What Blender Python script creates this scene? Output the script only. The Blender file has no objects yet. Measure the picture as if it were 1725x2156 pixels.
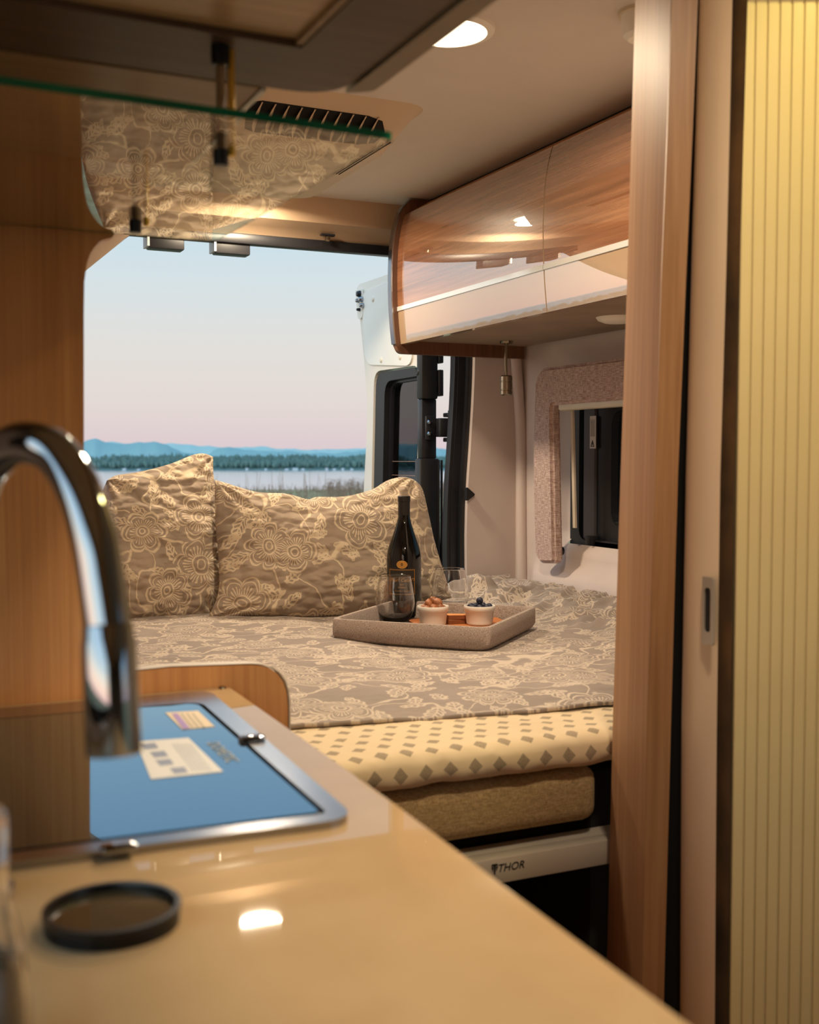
import bpy, bmesh, math, random
from mathutils import Vector, Matrix, noise
random.seed(7)
C = bpy.context.scene.collection
PI = math.pi
# ---------------------------------------------------------------- camera
F_PX = 2400.0; CX = 862.5; CY = 1078.0; HOR = 965.0
YAW = math.radians(24.9); PIT = math.atan((CY - HOR) / F_PX)
CAM = Vector((0, 0, 1.17))
fw = Vector((math.sin(YAW)*math.cos(PIT), math.cos(YAW)*math.cos(PIT), -math.sin(PIT)))
rt = Vector((math.cos(YAW), -math.sin(YAW), 0)); up = rt.cross(fw)
cd = bpy.data.cameras.new('camera'); cam = bpy.data.objects.new('camera', cd); C.objects.link(cam)
M = Matrix((rt, up, -fw)).transposed().to_4x4(); M.translation = CAM
cam.matrix_world = M
cd.sensor_width = 36; cd.lens = F_PX / 2156 * 36; cd.clip_start = 0.02; cd.clip_end = 30000
cd.dof.use_dof = True; cd.dof.focus_distance = 2.7; cd.dof.aperture_fstop = 6.3
bpy.context.scene.camera = cam
# ---------------------------------------------------------------- world
w = bpy.data.worlds.new('dusk_sky'); bpy.context.scene.world = w; w.use_nodes = True
nt = w.node_tree; nt.nodes.clear()
wo = nt.nodes.new('ShaderNodeOutputWorld'); bg = nt.nodes.new('ShaderNodeBackground')
tc = nt.nodes.new('ShaderNodeTexCoord'); sx = nt.nodes.new('ShaderNodeSeparateXYZ')
rp = nt.nodes.new('ShaderNodeValToRGB'); mr = nt.nodes.new('ShaderNodeMapRange')
nt.links.new(tc.outputs['Generated'], sx.inputs[0]); nt.links.new(sx.outputs['Z'], mr.inputs[0])
mr.inputs[1].default_value = -0.02; mr.inputs[2].default_value = 0.5
nt.links.new(mr.outputs[0], rp.inputs[0])
e = rp.color_ramp.elements
def L(c): return tuple((v/255/12.92 if v/255 <= .04045 else ((v/255+.055)/1.055)**2.4) for v in c) + (1,)
stops = [(0.0, (214, 196, 206)), (0.07, (222, 206, 208)), (0.13, (228, 217, 212)), (0.22, (226, 223, 218)), (0.33, (214, 226, 230)),
         (0.40, (203, 224, 233)), (0.52, (176, 210, 234)), (0.75, (158, 202, 238)), (1.0, (150, 196, 238))]
e[0].position = 0; e[0].color = L(stops[0][1]); e[1].position = 1; e[1].color = L(stops[-1][1])
for p_, c_ in stops[1:-1]:
    q = e.new(p_); q.color = L(c_)
# the afterglow of the set sun: the view looks away from it, so the sky brightens smoothly toward the opposite side
dt = nt.nodes.new('ShaderNodeVectorMath'); dt.operation = 'DOT_PRODUCT'; dt.inputs[1].default_value = (-0.78, -0.62, 0.0)
nt.links.new(tc.outputs['Generated'], dt.inputs[0])
gr = nt.nodes.new('ShaderNodeMapRange'); gr.interpolation_type = 'SMOOTHSTEP'
gr.inputs[1].default_value = -0.35; gr.inputs[2].default_value = 0.95; gr.inputs[3].default_value = 0.0; gr.inputs[4].default_value = 1.0
nt.links.new(dt.outputs['Value'], gr.inputs[0])
am = nt.nodes.new('ShaderNodeMix'); am.data_type = 'RGBA'; nt.links.new(gr.outputs[0], am.inputs[0])
am.inputs[6].default_value = (1, 1, 1, 1); am.inputs[7].default_value = (3.7, 2.85, 2.15, 1)
ml = nt.nodes.new('ShaderNodeMix'); ml.data_type = 'RGBA'; ml.blend_type = 'MULTIPLY'; ml.inputs[0].default_value = 1.0
nt.links.new(rp.outputs[0], ml.inputs[6]); nt.links.new(am.outputs[2], ml.inputs[7])
nt.links.new(ml.outputs[2], bg.inputs[0]); bg.inputs[1].default_value = 1.0
nt.links.new(bg.outputs[0], wo.inputs[0])
vs = bpy.context.scene.view_settings
bpy.context.scene.display_settings.display_device = 'sRGB'
vs.view_transform = 'Standard'; vs.look = 'None'; vs.gamma = 1; vs.use_curve_mapping = False; vs.exposure = 0.0
LAMP = 11.0           # watts of one dome lamp
WARM = (1.0, 0.82, 0.58)

# ---------------------------------------------------------------- geometry helpers
def un(x, y, X=None, Y=None, Z=None, D=None):
    r = fw + rt*((x-CX)/F_PX) + up*(-(y-CY)/F_PX)
    if X is not None: t = (X-CAM.x)/r.x
    elif Y is not None: t = (Y-CAM.y)/r.y
    elif Z is not None: t = (Z-CAM.z)/r.z
    else: t = D
    return CAM + r*t
ROOT = {}
def thing(name, label, cat, loc=(0, 0, 0), rotz=0, group=None, kind=None):
    o = bpy.data.objects.new(name, None); C.objects.link(o); o.empty_display_size = .05
    o.location = loc; o.rotation_euler = (0, 0, rotz)
    o['label'] = label; o['category'] = cat
    if group: o['group'] = group
    if kind: o['kind'] = kind
    ROOT[o] = Matrix.Translation(loc) @ Matrix.Rotation(rotz, 4, 'Z')
    return o
def tag(o, label, cat, group=None, kind=None):
    o['label'] = label; o['category'] = cat
    if group: o['group'] = group
    if kind: o['kind'] = kind
    return o
def put(name, verts, faces, mat, parent=None, smooth=False, bevel=0, seg=2, uvs=None, local=False, mids=None, label=None, origin=None, auto=35):
    """one mesh object; verts in world space unless local=True"""
    inv = Matrix.Identity(4)
    if parent is not None:
        ROOT_M = ROOT[parent]
        if not local: inv = ROOT_M.inverted()
    elif origin is not None: inv = Matrix.Translation(origin).inverted()
    me = bpy.data.meshes.new(name)
    me.from_pydata([inv @ Vector(v) for v in verts], [], faces)
    mats = mat if isinstance(mat, (list, tuple)) else [mat]
    for m in mats: me.materials.append(m)
    if mids: 
        for p, i in zip(me.polygons, mids): p.material_index = i
    if uvs is not None:
        ul = me.uv_layers.new(name='UVMap')
        for lp in me.loops: ul.data[lp.index].uv = uvs[lp.vertex_index]
    bm = bmesh.new(); bm.from_mesh(me)
    if uvs is None: bmesh.ops.remove_doubles(bm, verts=bm.verts, dist=1e-6)
    bmesh.ops.recalc_face_normals(bm, faces=bm.faces) if uvs is None else None
    if bevel > 0:
        bmesh.ops.bevel(bm, geom=[ed for ed in bm.edges if len(ed.link_faces) == 2 and ed.calc_face_angle(0) > .5], offset=bevel, segments=seg, affect='EDGES', profile=.5, clamp_overlap=True)
    for f in bm.faces: f.smooth = bool(smooth or bevel)
    if smooth != 'all':
        for ed in bm.edges:
            if len(ed.link_faces) == 2 and ed.calc_face_angle(0) > math.radians(auto): ed.smooth = False
    bm.to_mesh(me); bm.free()
    o = bpy.data.objects.new(name, me); C.objects.link(o)
    if parent is not None:
        o.parent = parent
        ROOT[o] = ROOT[parent]
    elif origin is not None:
        o.location = origin; ROOT[o] = Matrix.Translation(origin)
    else: ROOT[o] = Matrix.Identity(4)
    if label: o['label'] = label
    return o
def st(o):
    o['kind'] = 'structure'; return o
def box_vf(x0, x1, y0, y1, z0, z1):
    v = [(x, y, z) for x in (x0, x1) for y in (y0, y1) for z in (z0, z1)]
    f = [(0, 1, 3, 2), (4, 6, 7, 5), (0, 4, 5, 1), (2, 3, 7, 6), (0, 2, 6, 4), (1, 5, 7, 3)]
    return v, f
def box(name, x0, x1, y0, y1, z0, z1, mat, parent=None, bevel=0, **k):
    v, f = box_vf(x0, x1, y0, y1, z0, z1)
    return put(name, v, f, mat, parent, bevel=bevel, **k)
def hexa(name, a, b, mat, parent=None, bevel=0, **k):
    """box from two quads a (4 pts) and b (4 pts)"""
    v = list(a) + list(b)
    return put(name, v, [(3, 2, 1, 0), (4, 5, 6, 7), (0, 1, 5, 4), (1, 2, 6, 5), (2, 3, 7, 6), (3, 0, 4, 7)], mat, parent, bevel=bevel, **k)
def lathe_vf(prof, loc=(0, 0, 0), n=32, axis='z', close=False):
    V = []; Fc = []
    for r, h in prof:
        for i in range(n):
            a = 2*PI*i/n
            p = (r*math.cos(a), r*math.sin(a), h)
            if axis == 'x': p = (p[2], p[0], p[1])
            if axis == 'y': p = (p[0], p[2], p[1])
            V.append((p[0]+loc[0], p[1]+loc[1], p[2]+loc[2]))
    m = len(prof)
    for j in range(m - (0 if close else 1)):
        for i in range(n):
            a = j*n+i; b = j*n+(i+1) % n; j2 = (j+1) % m
            Fc.append((a, b, j2*n+(i+1) % n, j2*n+i))
    if not close:
        if prof[0][0] > 1e-5: Fc.append(tuple(range(n))[::-1])
        if prof[-1][0] > 1e-5: Fc.append(tuple((m-1)*n+i for i in range(n)))
    return V, Fc
def lathe(name, prof, loc, mat, parent=None, n=32, axis='z', close=False, **k):
    v, f = lathe_vf(prof, loc, n, axis, close)
    k.setdefault('smooth', True)
    return put(name, v, f, mat, parent, **k)
def tube_vf(pts, rad, n=12, cap=True):
    pts = [Vector(p) for p in pts]; V = []; Fc = []
    rads = rad if isinstance(rad, (list, tuple)) else [rad]*len(pts)
    t0 = (pts[1]-pts[0]).normalized()
    u = t0.orthogonal().normalized()
    for i, p in enumerate(pts):
        t = (pts[min(i+1, len(pts)-1)]-pts[max(i-1, 0)]).normalized()
        u = (u - t*u.dot(t)).normalized(); vv = t.cross(u)
        for k in range(n):
            a = 2*PI*k/n; V.append(p+(u*math.cos(a)+vv*math.sin(a))*rads[i])
    for i in range(len(pts)-1):
        for k in range(n):
            Fc.append((i*n+k, i*n+(k+1) % n, (i+1)*n+(k+1) % n, (i+1)*n+k))
    if cap:
        Fc.append(tuple(range(n))[::-1]); Fc.append(tuple((len(pts)-1)*n+k for k in range(n)))
    return V, Fc
def tube(name, pts, rad, mat, parent=None, n=12, **k):
    v, f = tube_vf(pts, rad, n); k.setdefault('smooth', True)
    return put(name, v, f, mat, parent, **k)
def spline(pts, n=8):
    P = [Vector(p) for p in pts]; out = []
    for i in range(len(P)-1):
        a = P[max(i-1, 0)]; b = P[i]; c = P[i+1]; d = P[min(i+2, len(P)-1)]
        for k in range(n):
            t = k/n
            out.append(.5*((2*b)+(c-a)*t+(2*a-5*b+4*c-d)*t*t+(3*b-a-3*c+d)*t**3))
    out.append(P[-1]); return out
def rpoly(pts, r, n=6):
    """round the corners of a 2D polygon; r number or list"""
    out = []; m = len(pts)
    for i in range(m):
        p = Vector(pts[i]); a = Vector(pts[i-1]); b = Vector(pts[(i+1) % m])
        rr = r[i] if isinstance(r, (list, tuple)) else r
        if rr <= 0: out.append(tuple(p)); continue
        da = (a-p); db = (b-p)
        ra = min(rr, da.length*.49, db.length*.49)
        A = p+da.normalized()*ra; B = p+db.normalized()*ra
        for k in range(n+1):
            t = k/n; out.append(tuple(A*(1-t)**2+p*2*t*(1-t)+B*t*t))
    return out
def plate(name, outer, holes, mp, t0, t1, mat, parent=None, bevel=0, **k):
    """flat plate with holes: mp(a,b,t)->xyz, thickness from t0 to t1"""
    bm = bmesh.new(); loops = []
    for lp in [outer]+list(holes):
        vs_ = [bm.verts.new((p[0], p[1], 0)) for p in lp]
        for i in range(len(vs_)): bm.edges.new((vs_[i], vs_[(i+1) % len(vs_)]))
        loops.append(len(lp))
    bmesh.ops.triangle_fill(bm, edges=bm.edges[:], use_beauty=True, use_dissolve=False)
    bm.verts.index_update()
    V2 = [tuple(v.co[:2]) for v in bm.verts]; T = [tuple(v.index for v in f.verts) for f in bm.faces]
    bm.free()
    n = len(V2); V = [mp(a, b, t0) for a, b in V2]+[mp(a, b, t1) for a, b in V2]
    Fc = [t for t in T]+[tuple(i+n for i in t[::-1]) for t in T]
    s = 0
    for m in loops:
        for i in range(m):
            a = s+i; b = s+(i+1) % m; Fc.append((a, b, b+n, a+n))
        s += m
    return put(name, V, Fc, mat, parent, **k)
def grid_vf(nu, nv, fn):
    V = [fn(i/(nu-1), j/(nv-1)) for j in range(nv) for i in range(nu)]
    Fc = [(j*nu+i, j*nu+i+1, (j+1)*nu+i+1, (j+1)*nu+i) for j in range(nv-1) for i in range(nu-1)]
    return V, Fc
def ss(a, b, x):
    t = max(0, min(1, (x-a)/(b-a))); return t*t*(3-2*t)
def fbm(x, y, z=0): return noise.fractal(Vector((x, y, z)), 1.0, 2.0, 4)

# ---------------------------------------------------------------- material helpers
class NT:
    def __init__(s, name):
        s.m = bpy.data.materials.new(name); s.m.use_nodes = True; s.t = s.m.node_tree; s.t.nodes.clear()
        s.out = s.t.nodes.new('ShaderNodeOutputMaterial'); s.b = s.t.nodes.new('ShaderNodeBsdfPrincipled')
        s.t.links.new(s.b.outputs[0], s.out.inputs[0])
    def n(s, typ, **k):
        nd = s.t.nodes.new('ShaderNode'+typ)
        for a, v in k.items(): setattr(nd, a, v)
        return nd
    def l(s, a, b): s.t.links.new(a, b)
    def math(s, op, a, b=None, c=None, clamp=False):
        nd = s.n('Math', operation=op); nd.use_clamp = clamp
        for i, v in enumerate((a, b, c)):
            if v is None: continue
            if isinstance(v, (int, float)): nd.inputs[i].default_value = v
            else: s.l(v, nd.inputs[i])
        return nd.outputs[0]
    def vm(s, op, a, b=None):
        nd = s.n('VectorMath', operation=op)
        for i, v in enumerate((a, b)):
            if v is None: continue
            if isinstance(v, tuple): nd.inputs[i].default_value = v
            else: s.l(v, nd.inputs[i])
        return nd
    def coord(s, kind='Object', scale=(1, 1, 1), rot=(0, 0, 0)):
        t = s.n('TexCoord'); mp = s.n('Mapping'); mp.inputs['Scale'].default_value = scale; mp.inputs['Rotation'].default_value = rot
        s.l(t.outputs[kind], mp.inputs[0]); return mp.outputs[0]
    def noise(s, vec, scale, detail=3, rough=.5, dist=0):
        nd = s.n('TexNoise'); nd.inputs['Scale'].default_value = scale; nd.inputs['Detail'].default_value = detail
        nd.inputs['Roughness'].default_value = rough; nd.inputs['Distortion'].default_value = dist
        if vec: s.l(vec, nd.inputs['Vector'])
        return nd.outputs[0]
    def ramp(s, fac, *st_):
        nd = s.n('ValToRGB'); el = nd.color_ramp.elements
        el[0].position, el[0].color = st_[0][0], L(st_[0][1]); el[1].position, el[1].color = st_[-1][0], L(st_[-1][1])
        for p_, c_ in st_[1:-1]:
            q = el.new(p_); q.color = L(c_)
        s.l(fac, nd.inputs[0]); return nd.outputs[0]
    def mix(s, fac, a, b):
        nd = s.n('Mix', data_type='RGBA')
        for i, v in ((0, fac), (6, a), (7, b)):
            if isinstance(v, (int, float)): nd.inputs[i].default_value = v
            elif isinstance(v, tuple): nd.inputs[i].default_value = v
            else: s.l(v, nd.inputs[i])
        return nd.outputs[2]
    def bump(s, h, strength=.3, dist=.01):
        nd = s.n('Bump'); nd.inputs['Strength'].default_value = strength; nd.inputs['Distance'].default_value = dist
        s.l(h, nd.inputs['Height']); s.l(nd.outputs[0], s.b.inputs['Normal']); return nd
    def set(s, **k):
        for a, v in k.items():
            a = {'spec': 'Specular IOR Level', 'rough': 'Roughness', 'metal': 'Metallic', 'ior': 'IOR', 'trans': 'Transmission Weight',
                 'coat': 'Coat Weight', 'coat_rough': 'Coat Roughness', 'coat_ior': 'Coat IOR', 'sheen': 'Sheen Weight'}.get(a, a)
            s.b.inputs[a].default_value = v
        return s
    def col(s, c):
        if isinstance(c, tuple): s.b.inputs['Base Color'].default_value = c if len(c) == 4 else L(c)
        else: s.l(c, s.b.inputs['Base Color'])
        return s
def plain(name, rgb, rough=.5, metal=0, var=.06, bump=0, bscale=300, **k):
    m = NT(name); c = m.coord(); nz = m.noise(c, 9, 4)
    d = tuple(max(0, v*(1-var)) for v in rgb); h = tuple(min(255, v*(1+var)) for v in rgb)
    m.col(m.ramp(nz, (.3, d), (.7, h))); m.set(rough=rough, metal=metal, **k)
    if bump: m.bump(m.noise(c, bscale, 2), bump, .002)
    return m.m
def wood(name, dark, mid, light, axis='z', rough=.35, sc=1, coat=0, spec=.5):
    m = NT(name)
    a = {'x': (1.2, 60, 60), 'y': (60, 1.2, 60), 'z': (60, 60, 1.2)}[axis]
    c = m.coord(scale=tuple(v*sc for v in a)); n1 = m.noise(c, 2.2, 5, .6, .4)
    b = {'x': (.5, 9, 9), 'y': (9, .5, 9), 'z': (9, 9, .5)}[axis]
    n2 = m.noise(m.coord(scale=tuple(v*sc for v in b)), 1.5, 3, .5, .8)
    f = m.math('ADD', m.math('MULTIPLY', n1, .55), m.math('MULTIPLY', n2, .45))
    m.col(m.ramp(f, (.33, dark), (.5, mid), (.66, light))); m.set(rough=rough, coat=coat, coat_rough=.03, spec=spec)
    m.bump(n1, .12, .001)
    return m.m
def glossy_over(m, ior, rough=.02, tint=(1, 1, 1, 1)):
    """lay a mirror-like lacquer over the base shader"""
    fr = m.n('Fresnel'); fr.inputs[0].default_value = ior
    g = m.n('BsdfGlossy'); g.inputs['Roughness'].default_value = rough; g.inputs['Color'].default_value = tint
    mx = m.n('MixShader'); m.l(fr.outputs[0], mx.inputs[0]); m.l(m.b.outputs[0], mx.inputs[1]); m.l(g.outputs[0], mx.inputs[2])
    m.l(mx.outputs[0], m.out.inputs[0])

def floral(m, uv):
    """line-drawn flowers, leaves and vines; returns a 0..1 mask"""
    nz = m.n('TexNoise'); nz.inputs['Scale'].default_value = 22; nz.inputs['Detail'].default_value = 2; m.l(uv, nz.inputs['Vector'])
    off = m.vm('SCALE', m.vm('SUBTRACT', nz.outputs['Color'], (.5, .5, .5)).outputs[0]); off.inputs['Scale'].default_value = .022
    v = m.vm('ADD', uv, off.outputs[0]).outputs[0]
    def cells(scale, rnd, shift):
        vv = m.vm('ADD', v, shift).outputs[0]
        vo = m.n('TexVoronoi', voronoi_dimensions='2D', feature='F1'); vo.inputs['Scale'].default_value = scale; vo.inputs['Randomness'].default_value = rnd
        m.l(vv, vo.inputs['Vector'])
        d = m.vm('SUBTRACT', vv, vo.outputs['Position']).outputs[0]
        s = m.n('SeparateXYZ'); m.l(d, s.inputs[0]); c = m.n('SeparateColor'); m.l(vo.outputs['Color'], c.inputs[0])
        return s.outputs[0], s.outputs[1], c.outputs[0], c.outputs[1]
    def line(d, wd): # 1 where |d|<wd
        return m.math('SUBTRACT', 1.0, m.math('SMOOTH_MIN', m.math('DIVIDE', m.math('ABSOLUTE', d), wd), 1.0, .3), clamp=True)
    def hard(x, k=3): return m.math('MULTIPLY', x, k, clamp=True)
    x, y, r1, r2 = cells(6.2, .75, (3.1, 5.7, 0))
    r = m.math('SQRT', m.math('ADD', m.math('MULTIPLY', x, x), m.math('MULTIPLY', y, y)))
    th = m.math('ADD', m.math('ARCTAN2', y, x), m.math('MULTIPLY', r1, 6.28))
    R = m.math('ADD', .040, m.math('MULTIPLY', r2, .026))
    lobes = m.math('ADD', 5.0, m.math('FLOOR', m.math('MULTIPLY', r1, 3.9)))
    pet = m.math('ABSOLUTE', m.math('COSINE', m.math('MULTIPLY', m.math('MULTIPLY', lobes, .5), th)))
    P = m.math('MULTIPLY', R, m.math('ADD', .68, m.math('MULTIPLY', m.math('POWER', pet, .6), .42)))
    o1 = line(m.math('SUBTRACT', r, P), .0032)
    o2 = line(m.math('SUBTRACT', r, m.math('MULTIPLY', P, .82)), .0018)
    rays = m.math('GREATER_THAN', m.math('SINE', m.math('MULTIPLY', th, 30.0)), .25)
    inr = m.math('MULTIPLY', m.math('LESS_THAN', r, m.math('MULTIPLY', P, .66)), m.math('GREATER_THAN', r, m.math('MULTIPLY', R, .36)))
    rays = m.math('MULTIPLY', rays, inr)
    o3 = line(m.math('SUBTRACT', r, m.math('MULTIPLY', R, .32)), .0022)
    o4 = line(m.math('SUBTRACT', r, m.math('MULTIPLY', R, .16)), .0022)
    fl = m.math('MAXIMUM', m.math('MAXIMUM', o1, o2), m.math('MAXIMUM', m.math('MAXIMUM', o3, o4), m.math('MULTIPLY', rays, .45)))
    outside = m.math('GREATER_THAN', r, m.math('ADD', P, .004))
    # leaves
    def leaves(scale, shift, Ln, Wn):
        x, y, a1, a2 = cells(scale, .9, shift)
        an = m.math('MULTIPLY', a1, 6.28); cs = m.math('COSINE', an); sn = m.math('SINE', an)
        xr = m.math('ADD', m.math('MULTIPLY', x, cs), m.math('MULTIPLY', y, sn))
        yr = m.math('SUBTRACT', m.math('MULTIPLY', y, cs), m.math('MULTIPLY', x, sn))
        q = m.math('DIVIDE', xr, Ln)
        hw = m.math('MULTIPLY', m.math('SUBTRACT', 1.0, m.math('MULTIPLY', q, q)), Wn)
        hw = m.math('ADD', hw, m.math('MULTIPLY', m.math('SINE', m.math('MULTIPLY', xr, 420.0)), .0016))
        ed = line(m.math('SUBTRACT', m.math('ABSOLUTE', yr), hw), .0024)
        inside = m.math('LESS_THAN', m.math('ABSOLUTE', q), 1.0)
        rib = m.math('MULTIPLY', line(yr, .0016), inside)
        body = m.math('LESS_THAN', m.math('ABSOLUTE', yr), hw)
        vein = m.math('MULTIPLY', m.math('GREATER_THAN', m.math('SINE', m.math('MULTIPLY', m.math('SUBTRACT', xr, m.math('ABSOLUTE', yr)), 600.0)), .3), body)
        return m.math('MULTIPLY', m.math('MAXIMUM', m.math('MAXIMUM', ed, rib), m.math('MULTIPLY', vein, .5)), inside)
    lf = m.math('MAXIMUM', leaves(11.0, (1.3, 8.2, 0), .036, .013), leaves(14.5, (7.7, 2.4, 0), .026, .010))
    # vines
    n1 = m.noise(v, 4.5, 1, .4); vn = line(m.math('SUBTRACT', n1, .5), .0065)
    n2 = m.noise(m.vm('ADD', v, (9, 4, 0)).outputs[0], 7.5, 1, .4); v2 = m.math('MULTIPLY', line(m.math('SUBTRACT', n2, .52), .008), .85)
    rest = m.math('MULTIPLY', m.math('MAXIMUM', lf, m.math('MAXIMUM', vn, v2)), outside)
    return hard(m.math('MAXIMUM', fl, rest), 2.2)
def quilt_mat(name, base, line_c, bump=.5):
    m = NT(name); t = m.n('TexCoord'); uv = t.outputs['UV']
    mk = floral(m, uv)
    var = m.noise(uv, 7, 3); b = m.ramp(var, (.3, tuple(v*.95 for v in base)), (.7, tuple(min(255, v*1.05) for v in base)))
    weave = m.noise(uv, 900, 2)
    m.col(m.mix(m.math('MULTIPLY', mk, .92), b, L(line_c)))
    m.set(rough=.85, sheen=.15, spec=.2)
    # quilting stitch: meandering rows
    mp = m.n('Mapping'); mp.inputs['Scale'].default_value = (1, 1.9, 1); m.l(uv, mp.inputs[0])
    vo = m.n('TexVoronoi', voronoi_dimensions='2D', feature='SMOOTH_F1'); vo.inputs['Scale'].default_value = 26; vo.inputs['Smoothness'].default_value = .35; m.l(mp.outputs[0], vo.inputs['Vector'])
    h = m.math('ADD', m.math('MULTIPLY', m.math('SUBTRACT', 1.0, vo.outputs['Distance']), 1.0), m.math('MULTIPLY', weave, .05))
    m.bump(h, bump, .008)
    return m.m

# ---------------------------------------------------------------- materials
W_PANEL = wood('walnut_laminate', (184, 124, 76), (208, 146, 92), (224, 164, 108), 'z', .38)
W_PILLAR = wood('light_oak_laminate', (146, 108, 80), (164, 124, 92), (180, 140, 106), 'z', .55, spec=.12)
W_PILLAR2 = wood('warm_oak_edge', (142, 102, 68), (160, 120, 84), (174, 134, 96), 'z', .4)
W_DARK = wood('dark_walnut', (84, 62, 48), (98, 74, 58), (112, 86, 68), 'x', .45)
W_UNDER = wood('under_walnut', (150, 116, 86), (168, 132, 98), (184, 146, 112), 'x', .4)
W_BOARD = wood('acacia_board', (150, 86, 44), (180, 108, 58), (200, 130, 76), 'x', .5)
W_END = wood('cabinet_end_wood', (92, 60, 42), (112, 74, 52), (128, 88, 62), 'z', .45)
W_LIT = wood('lit_recess_wood', (190, 150, 112), (206, 166, 126), (222, 182, 142), 'x', .3)  # underside wood made lighter, bounce light put into the recess colour
def gloss_wood():
    m = NT('high_gloss_wood')
    c = m.coord(scale=(70, 1.6, 70), rot=(math.radians(8), 0, 0)); n1 = m.noise(c, 2.0, 5, .6, .05)
    c2 = m.coord(scale=(14, .5, 14), rot=(math.radians(8), 0, 0)); n2 = m.noise(c2, 1.6, 3, .5, .1)
    f = m.math('ADD', m.math('MULTIPLY', n1, .55), m.math('MULTIPLY', n2, .45))
    m.col(m.ramp(f, (.34, (118, 74, 50)), (.5, (152, 100, 70)), (.66, (178, 126, 92)))); m.set(rough=.3)
    glossy_over(m, 4.9, .004); return m.m
W_GLOSS = gloss_wood()
def gloss_cream():
    m = NT('high_gloss_cream'); m.col((186, 158, 130)); m.set(rough=.3); glossy_over(m, 4.2, .006); return m.m
CREAMG = gloss_cream()
CEIL = plain('ceiling_vinyl', (214, 204, 194), .8, var=.01, bump=.15, bscale=500)
WALL = plain('wall_vinyl', (204, 188, 182), .6, var=.015, bump=.12, bscale=400)
PLAST = plain('cream_plastic', (214, 200, 178), .4, var=.02)
WPLAST = plain('white_plastic', (238, 232, 222), .35, var=.01)
BLACK = plain('black_rubber', (26, 26, 30), .42, var=.15)
DARKM = plain('dark_satin_metal', (42, 42, 48), .28, metal=.4)
CHROME = plain('polished_chrome', (160, 164, 172), .04, metal=1, var=.01)
STEEL = plain('brushed_steel', (158, 158, 164), .2, metal=1, var=.03)
NICKEL = plain('satin_nickel', (150, 140, 124), .25, metal=1)
BRASS = plain('polished_brass', (240, 196, 90), .35, metal=1)
BARM = plain('painted_crossbar', (182, 172, 160), .4, var=.02)
VOID = plain('shadow_liner', (16, 14, 14), .9)  # near-black colour that stands in for shade inside slots and gaps
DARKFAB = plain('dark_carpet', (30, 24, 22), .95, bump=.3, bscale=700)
CARSKIN = plain('door_paint', (240, 234, 226), .3, var=.01, coat=.5)
CARCOVER = plain('door_cover_plate', (248, 246, 242), .45, var=.01)
BRUSH = plain('brown_pile', (92, 66, 40), .95, var=.3, bump=.9, bscale=900)
CREAMD = plain('cream_door_profile', (214, 190, 164), .33, var=.01)
def counter_mat():
    m = NT('solid_surface'); c = m.coord(); sp = m.noise(c, 900, 2); n2 = m.noise(c, 14, 3)
    f = m.math('ADD', m.math('MULTIPLY', sp, .5), m.math('MULTIPLY', n2, .5))
    m.col(m.ramp(f, (.3, (182, 150, 112)), (.7, (196, 166, 128)))); m.set(rough=.025, spec=.2); return m.m
COUNTER = counter_mat()
def tambour_mat():
    m = NT('tambour_slat'); c = m.coord(scale=(1, 1, .3)); m.col(m.ramp(m.noise(c, 12, 3), (.3, (204, 184, 138)), (.7, (214, 194, 148)))); m.set(rough=.32); return m.m
TAMB = tambour_mat()
def fabric(name, dark, light, sx_=260, sy=60, bump=.6, uv=False):
    m = NT(name); k = 'UV' if uv else 'Object'
    c1 = m.coord(k, (sx_, sx_, sy)); c2 = m.coord(k, (sy, sy, sx_))
    if uv: c1 = m.coord(k, (sx_, sy, 1)); c2 = m.coord(k, (sy, sx_, 1))
    n1 = m.noise(c1, 1.6, 2); n2 = m.noise(c2, 1.6, 2)
    f = m.math('ADD', m.math('MULTIPLY', n1, .5), m.math('MULTIPLY', n2, .5))
    m.col(m.ramp(f, (.38, dark), (.62, light))); m.set(rough=.95, spec=.1, sheen=.1); m.bump(f, bump, .002); return m.m
TRAYF = fabric('grey_woven_tray_cover', (126, 110, 102), (194, 176, 164), 900, 160, .7)
BASEF = fabric('brown_tweed', (140, 116, 80), (188, 160, 118), 500, 90, .5)
BLINDF = fabric('crosshatch_blind_cloth', (148, 120, 112), (212, 188, 180), 330, 34, .8)
QUILT = quilt_mat('floral_quilt', (144, 131, 123), (196, 180, 164), .3)
PILLOW = quilt_mat('floral_pillow', (158, 140, 123), (212, 192, 164), 1.0)
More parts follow.
